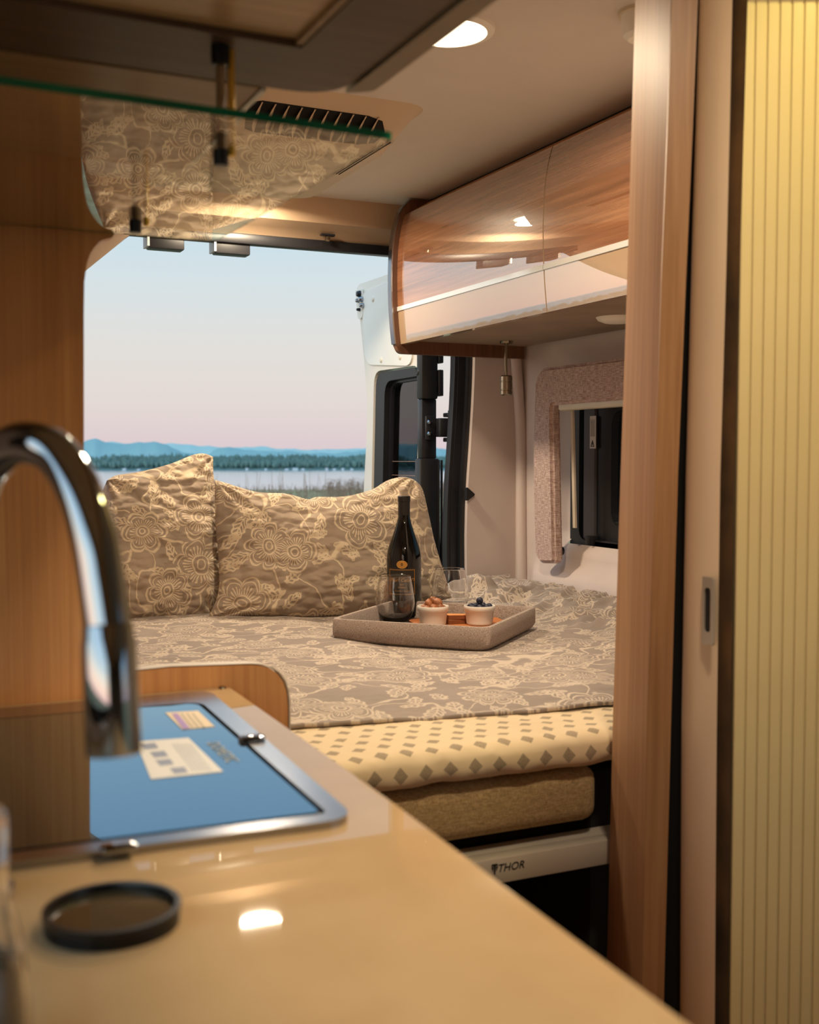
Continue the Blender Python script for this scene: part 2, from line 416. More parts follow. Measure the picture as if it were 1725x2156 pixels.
def topper_mat():
    m = NT('diamond_topper'); t = m.n('TexCoord'); s = m.n('SeparateXYZ'); m.l(t.outputs['UV'], s.inputs[0])
    nz = m.noise(t.outputs['UV'], 30, 2)
    u = m.math('DIVIDE', s.outputs[0], .037); v = m.math('DIVIDE', m.math('ADD', s.outputs[1], m.math('MULTIPLY', m.math('SUBTRACT', nz, .5), .006)), .033)
    row = m.math('FLOOR', v); half = m.math('MULTIPLY', m.math('MODULO', m.math('ABSOLUTE', row), 2.0), .5)
    fu = m.math('ABSOLUTE', m.math('SUBTRACT', m.math('FRACT', m.math('ADD', u, half)), .5))
    fv = m.math('ABSOLUTE', m.math('SUBTRACT', m.math('FRACT', v), .5))
    d = m.math('ADD', fu, m.math('MULTIPLY', fv, .9))
    mk = m.math('LESS_THAN', d, .29)
    wv = m.noise(t.outputs['UV'], 600, 2)
    g = m.ramp(wv, (.3, (128, 112, 92)), (.7, (176, 158, 132)))
    m.col(m.mix(mk, L((216, 194, 160)), g)); m.set(rough=.8, spec=.2, sheen=.2)
    vo = m.n('TexVoronoi', voronoi_dimensions='2D', feature='SMOOTH_F1'); vo.inputs['Scale'].default_value = 34; m.l(t.outputs['UV'], vo.inputs['Vector'])
    m.bump(m.math('SUBTRACT', 1.0, vo.outputs['Distance']), .5, .006); return m.m
TOPPER = topper_mat()
def glassm(name, col=(1, 1, 1, 1), ior=1.45, rough=0):
    m = NT(name); m.col(col); m.set(rough=rough, trans=1, ior=ior); return m.m
GLASS = glassm('clear_glass', ior=1.52); SHELFG = glassm('shelf_glass', (.9, .95, .91, 1), 1.75)
def tint_glass(name, tint, ior=1.5, gl=1.0):
    m = NT(name); tr = m.n('BsdfTransparent'); tr.inputs[0].default_value = tint
    g = m.n('BsdfGlossy'); g.inputs['Roughness'].default_value = .01; fr = m.n('Fresnel'); fr.inputs[0].default_value = ior
    mx = m.n('MixShader'); m.l(fr.outputs[0], mx.inputs[0]); m.l(tr.outputs[0], mx.inputs[1]); m.l(g.outputs[0], mx.inputs[2]); m.l(mx.outputs[0], m.out.inputs[0]); return m.m
TINT = tint_glass('tinted_window_glass', (.55, .64, .64, 1), 1.8)
GREEN = plain('green_glass_edge', (18, 104, 78), .15, var=.2)
def lid_mat():
    m = NT('black_glass_lid'); m.col((14, 18, 26)); m.set(rough=.05); glossy_over(m, 2.7, .012, (.62, .86, 1, 1)); return m.m
LID = lid_mat()
BOTTLE = NT('dark_bottle_glass').col((8, 8, 7)).set(rough=.05, spec=.5).m
CAPS = plain('capsule_foil', (34, 30, 28), .35, metal=.3)
LABELM = NT('bottle_label').col((34, 26, 18)).set(rough=.5).m
GOLD = NT('gold_print').col((196, 144, 72)).set(rough=.35, metal=.6).m
WINE = NT('dark_drink').col((52, 46, 48)).set(rough=.1).m
def emit(name, col, s):
    m = NT(name); m.b.inputs['Base Color'].default_value = (.8, .8, .8, 1); m.b.inputs['Emission Color'].default_value = col; m.b.inputs['Emission Strength'].default_value = s; return m.m
GLOW = emit('lit_diffuser', (1, .86, .62, 1), 5.0)
INKM = NT('black_print').col((20, 20, 22)).set(rough=.5).m
PAPER = NT('paper_label').col((224, 222, 222)).set(rough=.6).m

# ================================================================ SETTING
box('floor', -.3, 1.9, -1.6, 3.1, -.04, 0, plain('vinyl_floor', (84, 66, 52), .4), kind=None) if False else st(box('floor', -.3, 1.9, -1.6, 3.1, -.04, 0, plain('vinyl_floor', (84, 66, 52), .4)))
st(box('ceiling', -.3, 1.9, -1.6, 3.03, 1.9, 1.96, CEIL))
st(plate('wall_left', [(-1.6, 0), (3.03, 0), (3.03, 1.9), (-1.6, 1.9)], [rpoly([(-.40, .98), (.80, .98), (.80, 1.42), (-.40, 1.42)], .05)], lambda a, b, t: (t, a, b), -.3, -.24, WALL))
st(plate('wall_unseen_front', [(-.3, 0), (1.9, 0), (1.9, 1.9), (-.3, 1.9)], [], lambda a, b, t: (a, t, b), -1.6, -1.54, plain('unseen_dark_front', (110, 94, 78), .9)))  # unseen front, kept closed and dark to cut glow in the chrome
# right wall with recess and ledge
def wall_x(Y, Z):
    x = 1.745
    rec = ss(2.86, 2.76, Y)*ss(.90, .96, Z)*ss(1.50, 1.42, Z)
    x += .055*rec
    x -= .045*ss(.885, .835, Z)*ss(2.92, 2.80, Y)
    x -= .03*ss(.82, .78, Z)*ss(2.94, 2.84, Y)
    return x
V, Fc = grid_vf(80, 90, lambda a, b: (wall_x(1.0+2.0*a, .3+1.6*b), 1.0+2.0*a, .3+1.6*b))
V2 = [(x+.1, y, z) for x, y, z in V]
n = len(V); Fb = [tuple(i+n for i in f[::-1]) for f in Fc]
# window opening: drop the faces inside it
WY0, WY1, WZ0, WZ1 = 2.02, 2.74, .925, 1.33
def inwin(f): 
    c = sum((Vector(V[i]) for i in f), Vector())/4
    return WY0 < c.y < WY1 and WZ0 < c.z < WZ1
keep = [f for f in Fc if not inwin(f)]
st(put('wall_right', V, keep, WALL, smooth='all'))
st(plate('wall_right', [(-1.6, 0), (1.02, 0), (1.02, 1.9), (-1.6, 1.9)], [[(-1.4, .1), (-.3, .1), (-.3, 1.8), (-1.4, 1.8)]], lambda a, b, t: (t, a, b), 1.745, 1.8, WALL))  # unseen side opening, added to let cool sky light fill the aisle
wk = thing('window_2', 'kitchen side window in the left wall', 'window', (-.27, .13, 1.02)); wk['kind'] = 'structure'
plate('window_frame', rpoly([(-.44, .95), (.84, .95), (.84, 1.45), (-.44, 1.45)], .06), [rpoly([(-.39, 1.0), (.79, 1.0), (.79, 1.40), (-.39, 1.40)], .05)], lambda a, b, t: (t, a, b), -.245, -.236, BLACK, wk)
# rear corner trim, facing the bed
ZT = 1.95
tube('trim_2', spline([(1.735, 2.94, .78), (1.735, 2.945, 1.0), (1.735, 2.95, 1.25), (1.72, 2.955, 1.47)], 6), .016, WALL)['kind'] = 'structure'
# rubber seal around the rear opening (right side and head)
sl = spline([(1.572, 3.03, .2), (1.562, 3.03, .84), (1.562, 3.03, .98), (1.566, 3.03, 1.09), (1.574, 3.03, 1.2), (1.584, 3.03, 1.36), (1.588, 3.03, 1.5), (1.588, 3.03, 1.78)], 6)
st(plate('trim_1', [(p_.x+.0165, p_.z) for p_ in sl]+[(1.61, 1.9), (1.79, 1.9), (1.79, .2)], [], lambda a, b, t: (a, t, b), 2.995, 3.05, WALL))
seal = thing('door_seal', 'black rubber seal standing beside the grey-pink corner trim', 'seal', (1.53, 3.03, .2))
hexes = []
def strip(name, pts, w0, w1, d0, d1, mat, parent):
    V = []; Fc = []
    for p in pts:
        V += [(p[0]+w0, p[1]+d0, p[2]), (p[0]+w1, p[1]+d0, p[2]), (p[0]+w1, p[1]+d1, p[2]), (p[0]+w0, p[1]+d1, p[2])]
    for i in range(len(pts)-1):
        for k in range(4): Fc.append((i*4+k, i*4+(k+1) % 4, (i+1)*4+(k+1) % 4, (i+1)*4+k))
    Fc += [(3, 2, 1, 0), tuple(len(V)-4+k for k in range(4))]
    return put(name, V, Fc, mat, parent, smooth=True)
strip('rubber_lip', sl, -.022, .002, -.004, .03, DARKM, seal)
strip('inner_lip', sl, .002, .019, -.02, .04, BLACK, seal)
strip('outer_bead', sl, -.032, -.022, .0, .03, BLACK, seal)
# rear head trim (warm lit) with the black seal below
hp = [(3.03, 1.9), (3.03, 1.85), (3.04, 1.83), (3.07, 1.815), (3.10, 1.80), (3.11, 1.79), (3.16, 1.79), (3.16, 1.96), (3.03, 1.96)]
V = []; Fc = []
for x in (-.3, 1.7):
    V += [(x, y, z) for y, z in hp]
n = len(hp)
for i in range(n): Fc.append((i, (i+1) % n, n+(i+1) % n, n+i))
Fc += [tuple(range(n)), tuple(range(n, 2*n))[::-1]]
st(put('trim_3', V, Fc, plain('head_trim', (186, 158, 130), .55, var=.02), smooth=True))
hs = thing('head_seal', 'black rubber strip along the top edge of the rear opening', 'seal', (.9, 3.11, 1.77))
box('rubber_strip', .6, 1.56, 3.095, 3.125, 1.765, 1.795, BLACK, hs, bevel=.006)
# left upper corner of the opening: slanted grey trim
V, Fc = [], []
ta = un(150, 594, Y=3.1); tb_ = un(270, 497, Y=3.1)
st(plate('trim_4', [(-.3, .2), (.30, .2), (.30, 1.50), (.40, 1.58), (ta.x, ta.z), (tb_.x, tb_.z), (tb_.x+.05, 1.80), (-.3, 1.80)], [], lambda a, b, t: (a, t, b), 3.10, 3.15, plain('corner_trim', (140, 118, 100), .55)))
# latch blocks hanging from the head trim
for (x0, x1, y0, y1, lb) in ((312, 386, 496, 523, 'small dark latch bracket under the head trim, nearest the wooden partition'), (452, 524, 488, 534, 'larger dark latch bracket under the head trim, right of the small one')):
    a = un(x0, y1, Y=3.12); b = un(x1, y0, Y=3.12)
    t = thing('latch_bracket', lb, 'latch', (a.x, 3.12, a.z), group=None)
    box('bracket_body', a.x, b.x, 3.105, 3.15, a.z, 1.79, BLACK, t, bevel=.004)
    box('side_plate', a.x-.006, a.x, 3.1, 3.155, a.z+.004, 1.79, plain('pale_plate', (190, 190, 192), .4), t)
# small hook on the head trim
p = un(690, 500, Y=3.075)
t = thing('coat_hook', 'small metal hook under the rear head trim', 'hook', p)
box('hook_plate', p.x-.02, p.x+.02, p.y-.008, p.y+.008, p.z+.004, p.z+.009, DARKM, t)
box('hook_body', p.x-.006, p.x+.006, p.y-.006, p.y+.006, p.z-.012, p.z+.004, NICKEL, t, bevel=.002)

# ================================================================ OUTSIDE
def ground_fn(a, b):
    d = .5+(b**1.8)*48.5; ang = 2*PI*a
    x = math.sin(ang)*d; y = math.cos(ang)*d
    z = -.55+.5*ss(8, 44, d)+.04*fbm(x*.5, y*.5)
    if d > 46: z -= (d-46)*3
    return (x, y, z)
V, Fc = grid_vf(181, 60, ground_fn)
gm = NT('shore_grass'); gn = gm.noise(gm.coord(), 3, 5, .7); gm.col(gm.ramp(gn, (.35, (136, 126, 92)), (.65, (188, 172, 136)))); gm.set(rough=1, spec=0)
g = put('ground', V, Fc, gm.m, smooth='all'); st(g)
wm = NT('calm_water'); wn = wm.noise(wm.coord(scale=(.02, .2, 1)), 3, 3)
wm.col((150, 170, 190)); wm.set(rough=.2); wm.bump(wn, .05, .05); glossy_over(wm, 8, .16)
WZ = -8.2
st(put('water', [(-4000, 20, WZ), (3500, 20, WZ), (3500, 3500, WZ), (-4000, 3500, WZ)], [(0, 1, 2, 3)], wm.m))
def polar(px, d, z=0):   # compass direction of a column, at a distance
    r = fw + rt*((px-CX)/F_PX); v = Vector((r.x, r.y, 0)).normalized()
    return Vector((v.x*d, v.y*d, z))
def column(a, b, t): return CX+F_PX*math.tan(math.radians(a+(b-a)*t))
D0 = 900.0
land = [];
V = []; Fc = []
N = 400
for i in range(N):
    px = column(-72, 35, i/(N-1))
    for dd, zz in ((0, 0), (8, 1.5+fbm(i*.3, 1)*.5), (140, 7+2.5*fbm(i*.17, 4)), (400, 2)):
        q = polar(px, D0+dd); V.append((q.x, q.y, WZ-.2+zz))
for i in range(N-1):
    for k in range(3): Fc.append((i*4+k, (i+1)*4+k, (i+1)*4+k+1, i*4+k+1))
FOR = plain('far_woodland', (86, 116, 114), 1, var=.25)
st(put('far_shore', V, Fc, FOR, smooth='all'))
V = []; Fc = []
rnd = random.Random(3)
for i in range(5200):
    px = column(-72, 30, rnd.random()) if i % 2 else rnd.uniform(100, 1100); dd = rnd.uniform(8, 130); q = polar(px, D0+dd)
    base = WZ+1+dd*.045
    hgt = rnd.uniform(3.4, 6.6)*(1+.35*fbm(px*.012, 2)); con = rnd.random() < .33
    wd = hgt*(rnd.uniform(.10, .18) if con else rnd.uniform(.25, .42)); 
    if con: hgt *= 1.25
    prof = [(0.25, 0), (1, .12), (.62, .5), (.0, 1)] if con else [(.3, 0), (.9, .25), (1, .55), (.7, .85), (0, 1)]
    s = len(V); m_ = 5; a0 = rnd.random()*6
    for r_, h_ in prof:
        for k in range(m_):
            a = a0+2*PI*k/m_; j = rnd.uniform(.75, 1.2)
            V.append((q.x+wd*r_*j*math.cos(a), q.y+wd*r_*j*math.sin(a), base+h_*hgt*rnd.uniform(.94, 1.05)))
    for j in range(len(prof)-1):
        for k in range(m_): Fc.append((s+j*m_+k, s+j*m_+(k+1) % m_, s+(j+1)*m_+(k+1) % m_, s+(j+1)*m_+k))
t = put('woodland', V, Fc, FOR, smooth='all'); tag(t, 'dark blue-green wooded far shore across the water', 'trees', kind='stuff')
HOUSE = plain('pale_house_wall', (176, 190, 200), .8)
for i, (px, wd) in enumerate(((604, 9), (622, 14), (638, 7), (688, 7), (704, 8), (262, 8), (292, 7), (722, 6), (741, 7), (520, 6), (560, 6))):
    q = polar(px, D0-2-(i % 3)); u_ = Vector((rt.x, rt.y, 0)); wv = wd/F_PX*D0*.4
    a = q-u_*wv; b = q+u_*wv; bk = Vector((fw.x, fw.y, 0))*4
    z0 = WZ+.1; z1 = WZ+.9+.4*(i % 2)
    V = [(a.x, a.y, z0), (b.x, b.y, z0), ((b+bk).x, (b+bk).y, z0), ((a+bk).x, (a+bk).y, z0)]
    V += [(x, y, z1) for x, y, z in V]; m0 = (a+bk*.5); m1 = (b+bk*.5); V += [(m0.x, m0.y, z1+.5), (m1.x, m1.y, z1+.5)]
    h = put('shore_house', V, [(0, 1, 5, 4), (1, 2, 6, 5), (2, 3, 7, 6), (3, 0, 4, 7), (4, 5, 9, 8), (6, 7, 8, 9), (5, 6, 9), (7, 4, 8)], HOUSE)
    tag(h, 'tiny pale house at the waterline of the far wooded shore', 'house', 'houses along the far shore')
def ridge(name, dist, pts, col, lab, seed):
    V = []; Fc = []; N = 700
    for i in range(N):
        px = column(-72, 35, i/(N-1))
        y = pts[0][1]
        for (xa, ya), (xb, yb) in zip(pts, pts[1:]):
            if xa <= px <= xb: y = ya+(yb-ya)*ss(0, 1, (px-xa)/(xb-xa)) if False else ya+(yb-ya)*(px-xa)/(xb-xa)
        if px > pts[-1][0]: y = pts[-1][1]
        h = (HOR-y)/F_PX*dist+fbm(px*.03, seed)*dist*.0012
        for dd, k in ((-.12, -1), (-.04, .45), (0, 1), (.15, .1)):
            q = polar(px, dist*(1+dd)); zz = 1.17+h if k == 1 else (-60 if k == -1 else 1.17-30+(h+30)*k)
            V.append((q.x, q.y, zz+(fbm(px*.05, dd*9, seed)*dist*.002 if 0 < k < 1 else 0)))
    for i in range(N-1):
        for k in range(3): Fc.append((i*4+k, (i+1)*4+k, (i+1)*4+k+1, i*4+k+1))
    o = put(name, V, Fc, plain(name+'_slope', col, 1, var=.02, spec=0), smooth='all'); st(o); return o  # distance haze is painted into each ridge's base colour
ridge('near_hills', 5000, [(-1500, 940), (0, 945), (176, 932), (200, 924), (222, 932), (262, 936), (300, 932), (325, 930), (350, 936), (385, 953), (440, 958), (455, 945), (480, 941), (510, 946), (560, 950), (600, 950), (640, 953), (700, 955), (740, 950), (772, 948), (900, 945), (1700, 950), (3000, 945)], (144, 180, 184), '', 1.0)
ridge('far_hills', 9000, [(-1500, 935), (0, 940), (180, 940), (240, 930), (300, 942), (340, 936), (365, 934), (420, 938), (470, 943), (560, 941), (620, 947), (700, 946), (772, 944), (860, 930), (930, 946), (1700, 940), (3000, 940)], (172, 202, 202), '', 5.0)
# dry weeds at the crest of the bank
V = []; Fc = []
def blade(p, h, lean, wd):
    s = len(V); q = p+Vector((lean, 0, h))
    u_ = Vector((rt.x, rt.y, 0))*wd
    V.extend([p-u_, p+u_, q+u_*.4, q-u_*.4, p+Vector((0, wd*2, 0)), q+Vector((0, wd, 0))]); Fc.extend([(s, s+1, s+2, s+3), (s+1, s+4, s+5, s+2), (s+4, s, s+3, s+5)])
for i in range(1500):
    px = rnd.choice([rnd.uniform(440, 700), rnd.uniform(690, 990), rnd.uniform(690, 990), rnd.uniform(150, 1300)])
    d = rnd.uniform(34, 45); q = polar(px, d); z = ground_fn.__call__(0, 0)[2]
    z = -.55+.5*ss(8, 44, d)
    dense = px > 690
    h = rnd.uniform(.15, .45)*(1.0 if dense else .6); q.z = z
    if not dense and rnd.random() < .06: h = rnd.uniform(.6, 1.0)
    blade(q, h, rnd.uniform(-.12, .12), .009)
    if dense and rnd.random() < .7:
        for k in range(4):
            c_ = q+Vector((rnd.uniform(-.08, .08), 0, h+rnd.uniform(-.04, .05))); s = len(V); r_ = .022
            V.extend([c_+Vector((r_, 0, 0)), c_+Vector((-r_, 0, 0)), c_+Vector((0, r_, 0)), c_+Vector((0, 0, r_))]); Fc.extend([(s, s+2, s+3), (s+1, s+3, s+2), (s, s+3, s+1), (s, s+1, s+2)])
t = put('shore_weeds', V, Fc, plain('dry_stalks', (128, 110, 96), .9)); tag(t, 'dry weeds and stalks on the near bank by the water', 'weeds', kind='stuff')

# ================================================================ REAR DOOR (open at 90 degrees)
DX = 1.50
def dy(x, y): p = un(x, y, X=DX); return (p.y, p.z)
rd = thing('rear_door', 'open white van rear door with black-framed window beside the opening', 'door', (DX, 3.14, .3))
edge = [dy(752, 606), dy(760, 690), dy(768, 770), dy(773, 842), dy(771, 940), dy(766, 1036)]
out = [(3.17, .30), (3.17, 1.80)]+[(edge[0][0]-.02, 1.765)]+edge+[(edge[-1][0]-.0, .9), (3.62, .3)]
out[1] = (3.17, 1.762)
win = rpoly([dy(788, 782), dy(884, 768), (3.205, .62), dy(778, 1240)], [.05, .05, .03, .03])
plate('door_skin', out, [win], lambda a, b, t: (t, a, b), DX, DX+.055, CARSKIN, rd)
cov = rpoly([dy(764, 618), (3.20, 1.745), (3.20, 1.455), dy(772, 768)], [.05, .02, .05, .06])
plate('cover_plate', cov, [], lambda a, b, t: (t, a, b), DX-.006, DX, CARCOVER, rd)
for (x, y) in ((786, 630), (803, 758), (843, 752)):
    p = un(x, y, X=DX-.006); lathe('plastic_rivet', [(.0, -.006), (.007, -.004), (.010, 0)], (p.x, p.y, p.z), WPLAST, rd, n=12, axis='x')
# latch hardware at the outer top corner
lp = rpoly([dy(753, 612), dy(766, 608), dy(769, 668), dy(758, 674)], [.005, .01, .03, .02])
lt = plate('latch_plate', lp, [], lambda a, b, t: (t, a, b), DX-.008, DX-.001, CARSKIN, rd)
for (x, y, r) in ((757, 619, .012), (755, 633, .008), (761, 630, .010), (763, 643, .009), (757, 652, .006)):
    p = un(x, y, X=DX-.01); lathe('latch_bolt', [(0, -.012), (r*.7, -.01), (r, 0), (r, .006)], (p.x, p.y, p.z), DARKM if y in (619, 652) else CHROME, lt, n=12, axis='x')
# window: deep black frame, inner cream return, tinted pane with heater lines
w2 = rpoly([(win_[0], win_[1]) for win_ in [dy(790, 786), dy(880, 772), (3.21, .64), dy(781, 1230)]], [.05, .05, .03, .03])
w3 = rpoly([dy(808, 803), dy(886, 790), (3.212, .7), dy(800, 1200)], [.05, .03, .03, .03])
plate('window_frame', w2, [w3], lambda a, b, t: (t, a, b), DX+.004, DX+.036, BLACK, rd)
w4 = rpoly([dy(812, 808), dy(886, 795), (3.216, .72), dy(805, 1190)], [.045, .03, .03, .03])
plate('inner_gasket', w3, [w4], lambda a, b, t: (t, a, b), DX+.022, DX+.036, DARKM, rd)
pane = plate('window_pane', w3, [], lambda a, b, t: (t, a, b), DX+.032, DX+.036, TINT, rd)
for k in range(9):
    z = 1.17-.03-.052*k+.02
    tube('heater_line', [(DX+.030, 3.23, z), (DX+.030, 3.49, z)], .0007, plain('heater_wire', (190, 150, 130), .4), pane, n=5) if k == 0 else None
hl = bpy.data.materials['heater_wire']
for k in range(1, 9):
    z = 1.16-.045*k
    tube('heater_line', [(DX+.030, 3.23, z), (DX+.030, 3.49, z)], .0007, hl, pane, n=5)
p = un(881, 783, X=DX-.003); lathe('door_plug', [(0, -.004), (.008, -.006), (.016, 0), (.016, .004)], (p.x, p.y, p.z), BLACK, rd, n=16, axis='x')
# hinge edge of the door, black end face
hexa('edge_trim', [(DX-.012, 3.13, .3), (DX+.07, 3.13, .3), (DX+.07, 3.17, .3), (DX-.012, 3.17, .3)], [(DX-.012, 3.13, 1.17), (DX+.055, 3.13, 1.17), (DX+.055, 3.17, 1.17), (DX-.012, 3.17, 1.17)], BLACK, rd, bevel=.006)
box('edge_trim', DX-.006, DX+.05, 3.13, 3.17, 1.35, 1.765, BLACK, rd, bevel=.006)
box('hinge_pocket', DX-.002, DX+.048, 3.138, 3.17, 1.17, 1.35, DARKM, rd, bevel=.003)
for dx_ in (.052, .062): box('edge_bead', DX+dx_-.003, DX+dx_, 3.122, 3.135, .3, 1.165, DARKM, rd, bevel=.001)
for z0, z1 in ((1.36, 1.44), (1.46, 1.60)): box('edge_bead', DX+.05, DX+.066, 3.125, 3.17, z0, z1, BLACK, rd, bevel=.003)
hg = box('hinge_leaf', DX+.006, DX+.04, 3.126, 3.138, 1.225, 1.30, DARKM, rd, bevel=.004, seg=2)
for z in (1.245, 1.28): lathe('hinge_bolt', [(0, -.010), (.006, -.008), (.009, -.002), (.009, .002)], (DX+.018, 3.126, z), CHROME, hg, n=8, axis='y')
box('hinge_arm', DX+.04, DX+.085, 3.10, 3.135, 1.235, 1.292, BLACK, rd, bevel=.004)
box('hinge_knuckle', DX+.06, DX+.10, 3.085, 3.12, 1.295, 1.308, DARKM, rd, bevel=.003)
box('hinge_knuckle', DX+.06, DX+.10, 3.085, 3.12, 1.22, 1.233, DARKM, rd, bevel=.003)
lathe('hinge_pin', [(.007, 1.215), (.007, 1.315)], (DX+.075, 3.10, 0), STEEL, rd, n=12)

# ================================================================ REAR OVERHEAD CABINET (right side)
oc = thing('overhead_cabinet', 'long wall cabinet with glossy wood and cream bowed doors under the ceiling', 'cabinet', (1.5, 1.6, 1.47))
YE = 2.95
def cy(x, y): p = un(x, y, Y=YE-.02); return (p.x, p.z)
prof = []
x_ = 1.333; z_ = 1.490
while z_ < 1.853:          # bowed front: tilt grows smoothly from bottom to top
    prof.append((x_, z_)); tl = -7.2+42*(z_-1.49) if z_ < 1.72 else 2.5+215*(z_-1.72)**1.25
    x_ += .006*math.tan(math.radians(tl)); z_ += .006
prof = prof[::-1]
SEAMY = 2.155
zs = 1.587
def door(y0, y1):
    d = thing if False else None
    V = []; Fc = []; mids = []
    pr = [q for q in prof]
    n = len(pr)
    for y in (y0, y1):
        V += [(x, y, z) for x, z in pr]; V += [(x+.018, y, z) for x, z in pr]
    o = 2*n
    for i in range(n-1):
        Fc.append((i, i+1, o+i+1, o+i)); mids.append(0 if pr[i][1] > zs else 1)
        Fc.append((n+i, o+n+i, o+n+i+1, n+i+1)); mids.append(1)
        Fc.append((i, n+i, n+i+1, i+1)); mids.append(1); Fc.append((o+i, o+i+1, o+n+i+1, o+n+i)); mids.append(1)
    Fc.append((0, o, o+n, n)); mids.append(1); Fc.append((n-1, 2*n-1, o+2*n-1, o+n-1)); mids.append(1)
    ob = put('cabinet_door', V, Fc, [W_GLOSS, CREAMG], oc, smooth=True, mids=mids)
    i = min(range(n), key=lambda k: abs(pr[k][1]-zs)); x = pr[i][0]
    put('chrome_strip', *box_vf(x-.0025, x+.004, y0, y1, zs-.006, zs+.006), plain('white_metal_strip', (250, 250, 250), .12, metal=.5, var=0) if 'white_metal_strip' not in bpy.data.materials else bpy.data.materials['white_metal_strip'], ob)
    return ob
door(SEAMY+.002, YE-.02); door(1.45, SEAMY-.002)
# end panel with bowed edge, bottom, top filler, dark back
pe = [(x-.016, z) for x, z in [(prof[0][0]+.035, 1.895), (prof[0][0]+.012, 1.872)]+prof[::3]]
endp = [(1.42, 1.898)]+pe[0:]+rpoly([pe[-1], (pe[-1][0]+.012, 1.464), (1.735, 1.464)], [0, .03, 0])[1:]+[(1.735, 1.898)]
plate('end_panel', endp, [], lambda a, b, t: (a, t, b), YE-.02, YE, W_END, oc)
pj = [(x-.003, z) for x, z in pe]
strip('edge_band', [Vector((x, YE-.022, z)) for x, z in pe], -.003, .001, 0, .024, STEEL, oc)
V = []
hexa('bottom_panel', [(1.352, 1.45, 1.500), (1.735, 1.45, 1.500), (1.735, YE-.02, 1.500), (1.352, YE-.02, 1.500)], [(1.352, 1.45, 1.512), (1.735, 1.45, 1.512), (1.735, YE-.02, 1.512), (1.352, YE-.02, 1.512)], plain('cabinet_underside', (150, 130, 112), .5), oc)
hexa('top_filler', [(1.355, 1.45, 1.855), (1.50, 1.45, 1.855), (1.50, YE-.02, 1.855), (1.355, YE-.02, 1.855)], [(1.42, 1.45, 1.893), (1.50, 1.45, 1.893), (1.50, YE-.02, 1.893), (1.42, YE-.02, 1.893)], W_PANEL, oc)
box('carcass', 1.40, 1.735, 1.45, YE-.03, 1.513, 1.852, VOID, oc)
box('shadow_gap', 1.425, 1.50, 1.45, YE-.02, 1.892, 1.899, BLACK, oc)  # solid black strip stands in for the shade under the ceiling
# reading light
p = un(1067, 718, Z=1.5)
t = thing('reading_light', 'small cylindrical nickel reading light hanging from the cabinet underside', 'lamp', (p.x, p.y, 1.5))
lathe('mount_disc', [(.0, -.007), (.018, -.007), (.0195, -.002), (.0195, 0.0)], (p.x, p.y, 1.4998), NICKEL, t, n=24)
tube('stem', spline([(p.x, p.y, 1.494), (p.x-.003, p.y, 1.46), (p.x-.002, p.y, 1.42), (p.x, p.y, 1.40)], 4), .0045, NICKEL, t, n=10)
lathe('head', [(.0, .0), (.014, -.001), (.0170, -.004), (.0170, -.016), (.0162, -.017), (.0162, -.019), (.0170, -.020), (.0170, -.040), (.0162, -.041), (.0162, -.043), (.0170, -.044), (.0170, -.054), (.0145, -.056), (.012, -.050), (0, -.050)], (p.x, p.y, 1.404), NICKEL, t, n=28)
p = un(1300, 668, Z=1.5)
t = thing('under_cabinet_light', 'unlit round white light under the wall cabinet beside the wood pillar', 'lamp', (p.x, p.y, 1.5))
lathe('diffuser', [(0, -.016), (.03, -.013), (.045, -.007), (.05, 0)], (p.x, p.y, 1.4998), WPLAST, t, n=36)

# ================================================================ WINDOW IN THE RIGHT WALL
WX = 1.805
wn_ = thing('window_1', 'black framed side window behind the cloth blind frame', 'window', (WX, 2.3, .95)); wn_['kind'] = 'structure'
mpx = lambda a, b, t: (t, a, b)
plate('outer_frame', rpoly([(2.0, .875), (2.755, .875), (2.755, 1.36), (2.0, 1.36)], .05), [rpoly([(2.04, .94), (2.712, .94), (2.712, 1.335), (2.04, 1.335)], .04)], mpx, WX-.02, WX+.03, BLACK, wn_)
plate('sliding_sash', rpoly([(2.03, .94), (2.645, .94), (2.645, 1.335), (2.03, 1.335)], .03), [rpoly([(2.06, .985), (2.578, .985), (2.578, 1.30), (2.06, 1.30)], .05)], mpx, WX-.005, WX+.02, BLACK, wn_)
box('window_pane', WX+.018, WX+.022, 2.03, 2.72, .93, 1.34, TINT, wn_)
box('screen_post', WX-.012, WX+.005, 2.648, 2.70, .94, 1.335, plain('grey_screen_post', (84, 80, 84), .5), wn_)
sk = un(1248, 910, X=WX-.015)
stk = put('warning_sticker', *box_vf(WX-.0145, WX-.013, sk.y-.014, sk.y+.014, sk.z-.045, sk.z+.045), PAPER, wn_, label='white warning sticker')
tri = [(sk.y-.009, sk.z-.040), (sk.y+.009, sk.z-.040), (sk.y, sk.z-.022)]
plate('triangle_print', tri, [[(sk.y-.006, sk.z-.038), (sk.y+.006, sk.z-.038), (sk.y, sk.z-.0255)]], mpx, WX-.0155, WX-.0143, INKM, stk)
box('exclamation_print', WX-.0155, WX-.0143, sk.y-.0008, sk.y+.0008, sk.z-.036, sk.z-.029, INKM, stk)
for k in range(5): box('text_line', WX-.0155, WX-.0143, sk.y-.010+.0045*k, sk.y-.009+.0045*k, sk.z-.012, sk.z+.036-.004*(k % 2), plain('grey_print', (150, 150, 155), .6) if k == 0 else bpy.data.materials['grey_print'], stk)
box('sash_rail', WX-.02, WX+.01, 2.03, 2.64, .905, .945, DARKM, wn_, bevel=.004)
box('sash_latch', WX-.03, WX-.005, 2.63, 2.665, .905, .955, BLACK, wn_, bevel=.004)
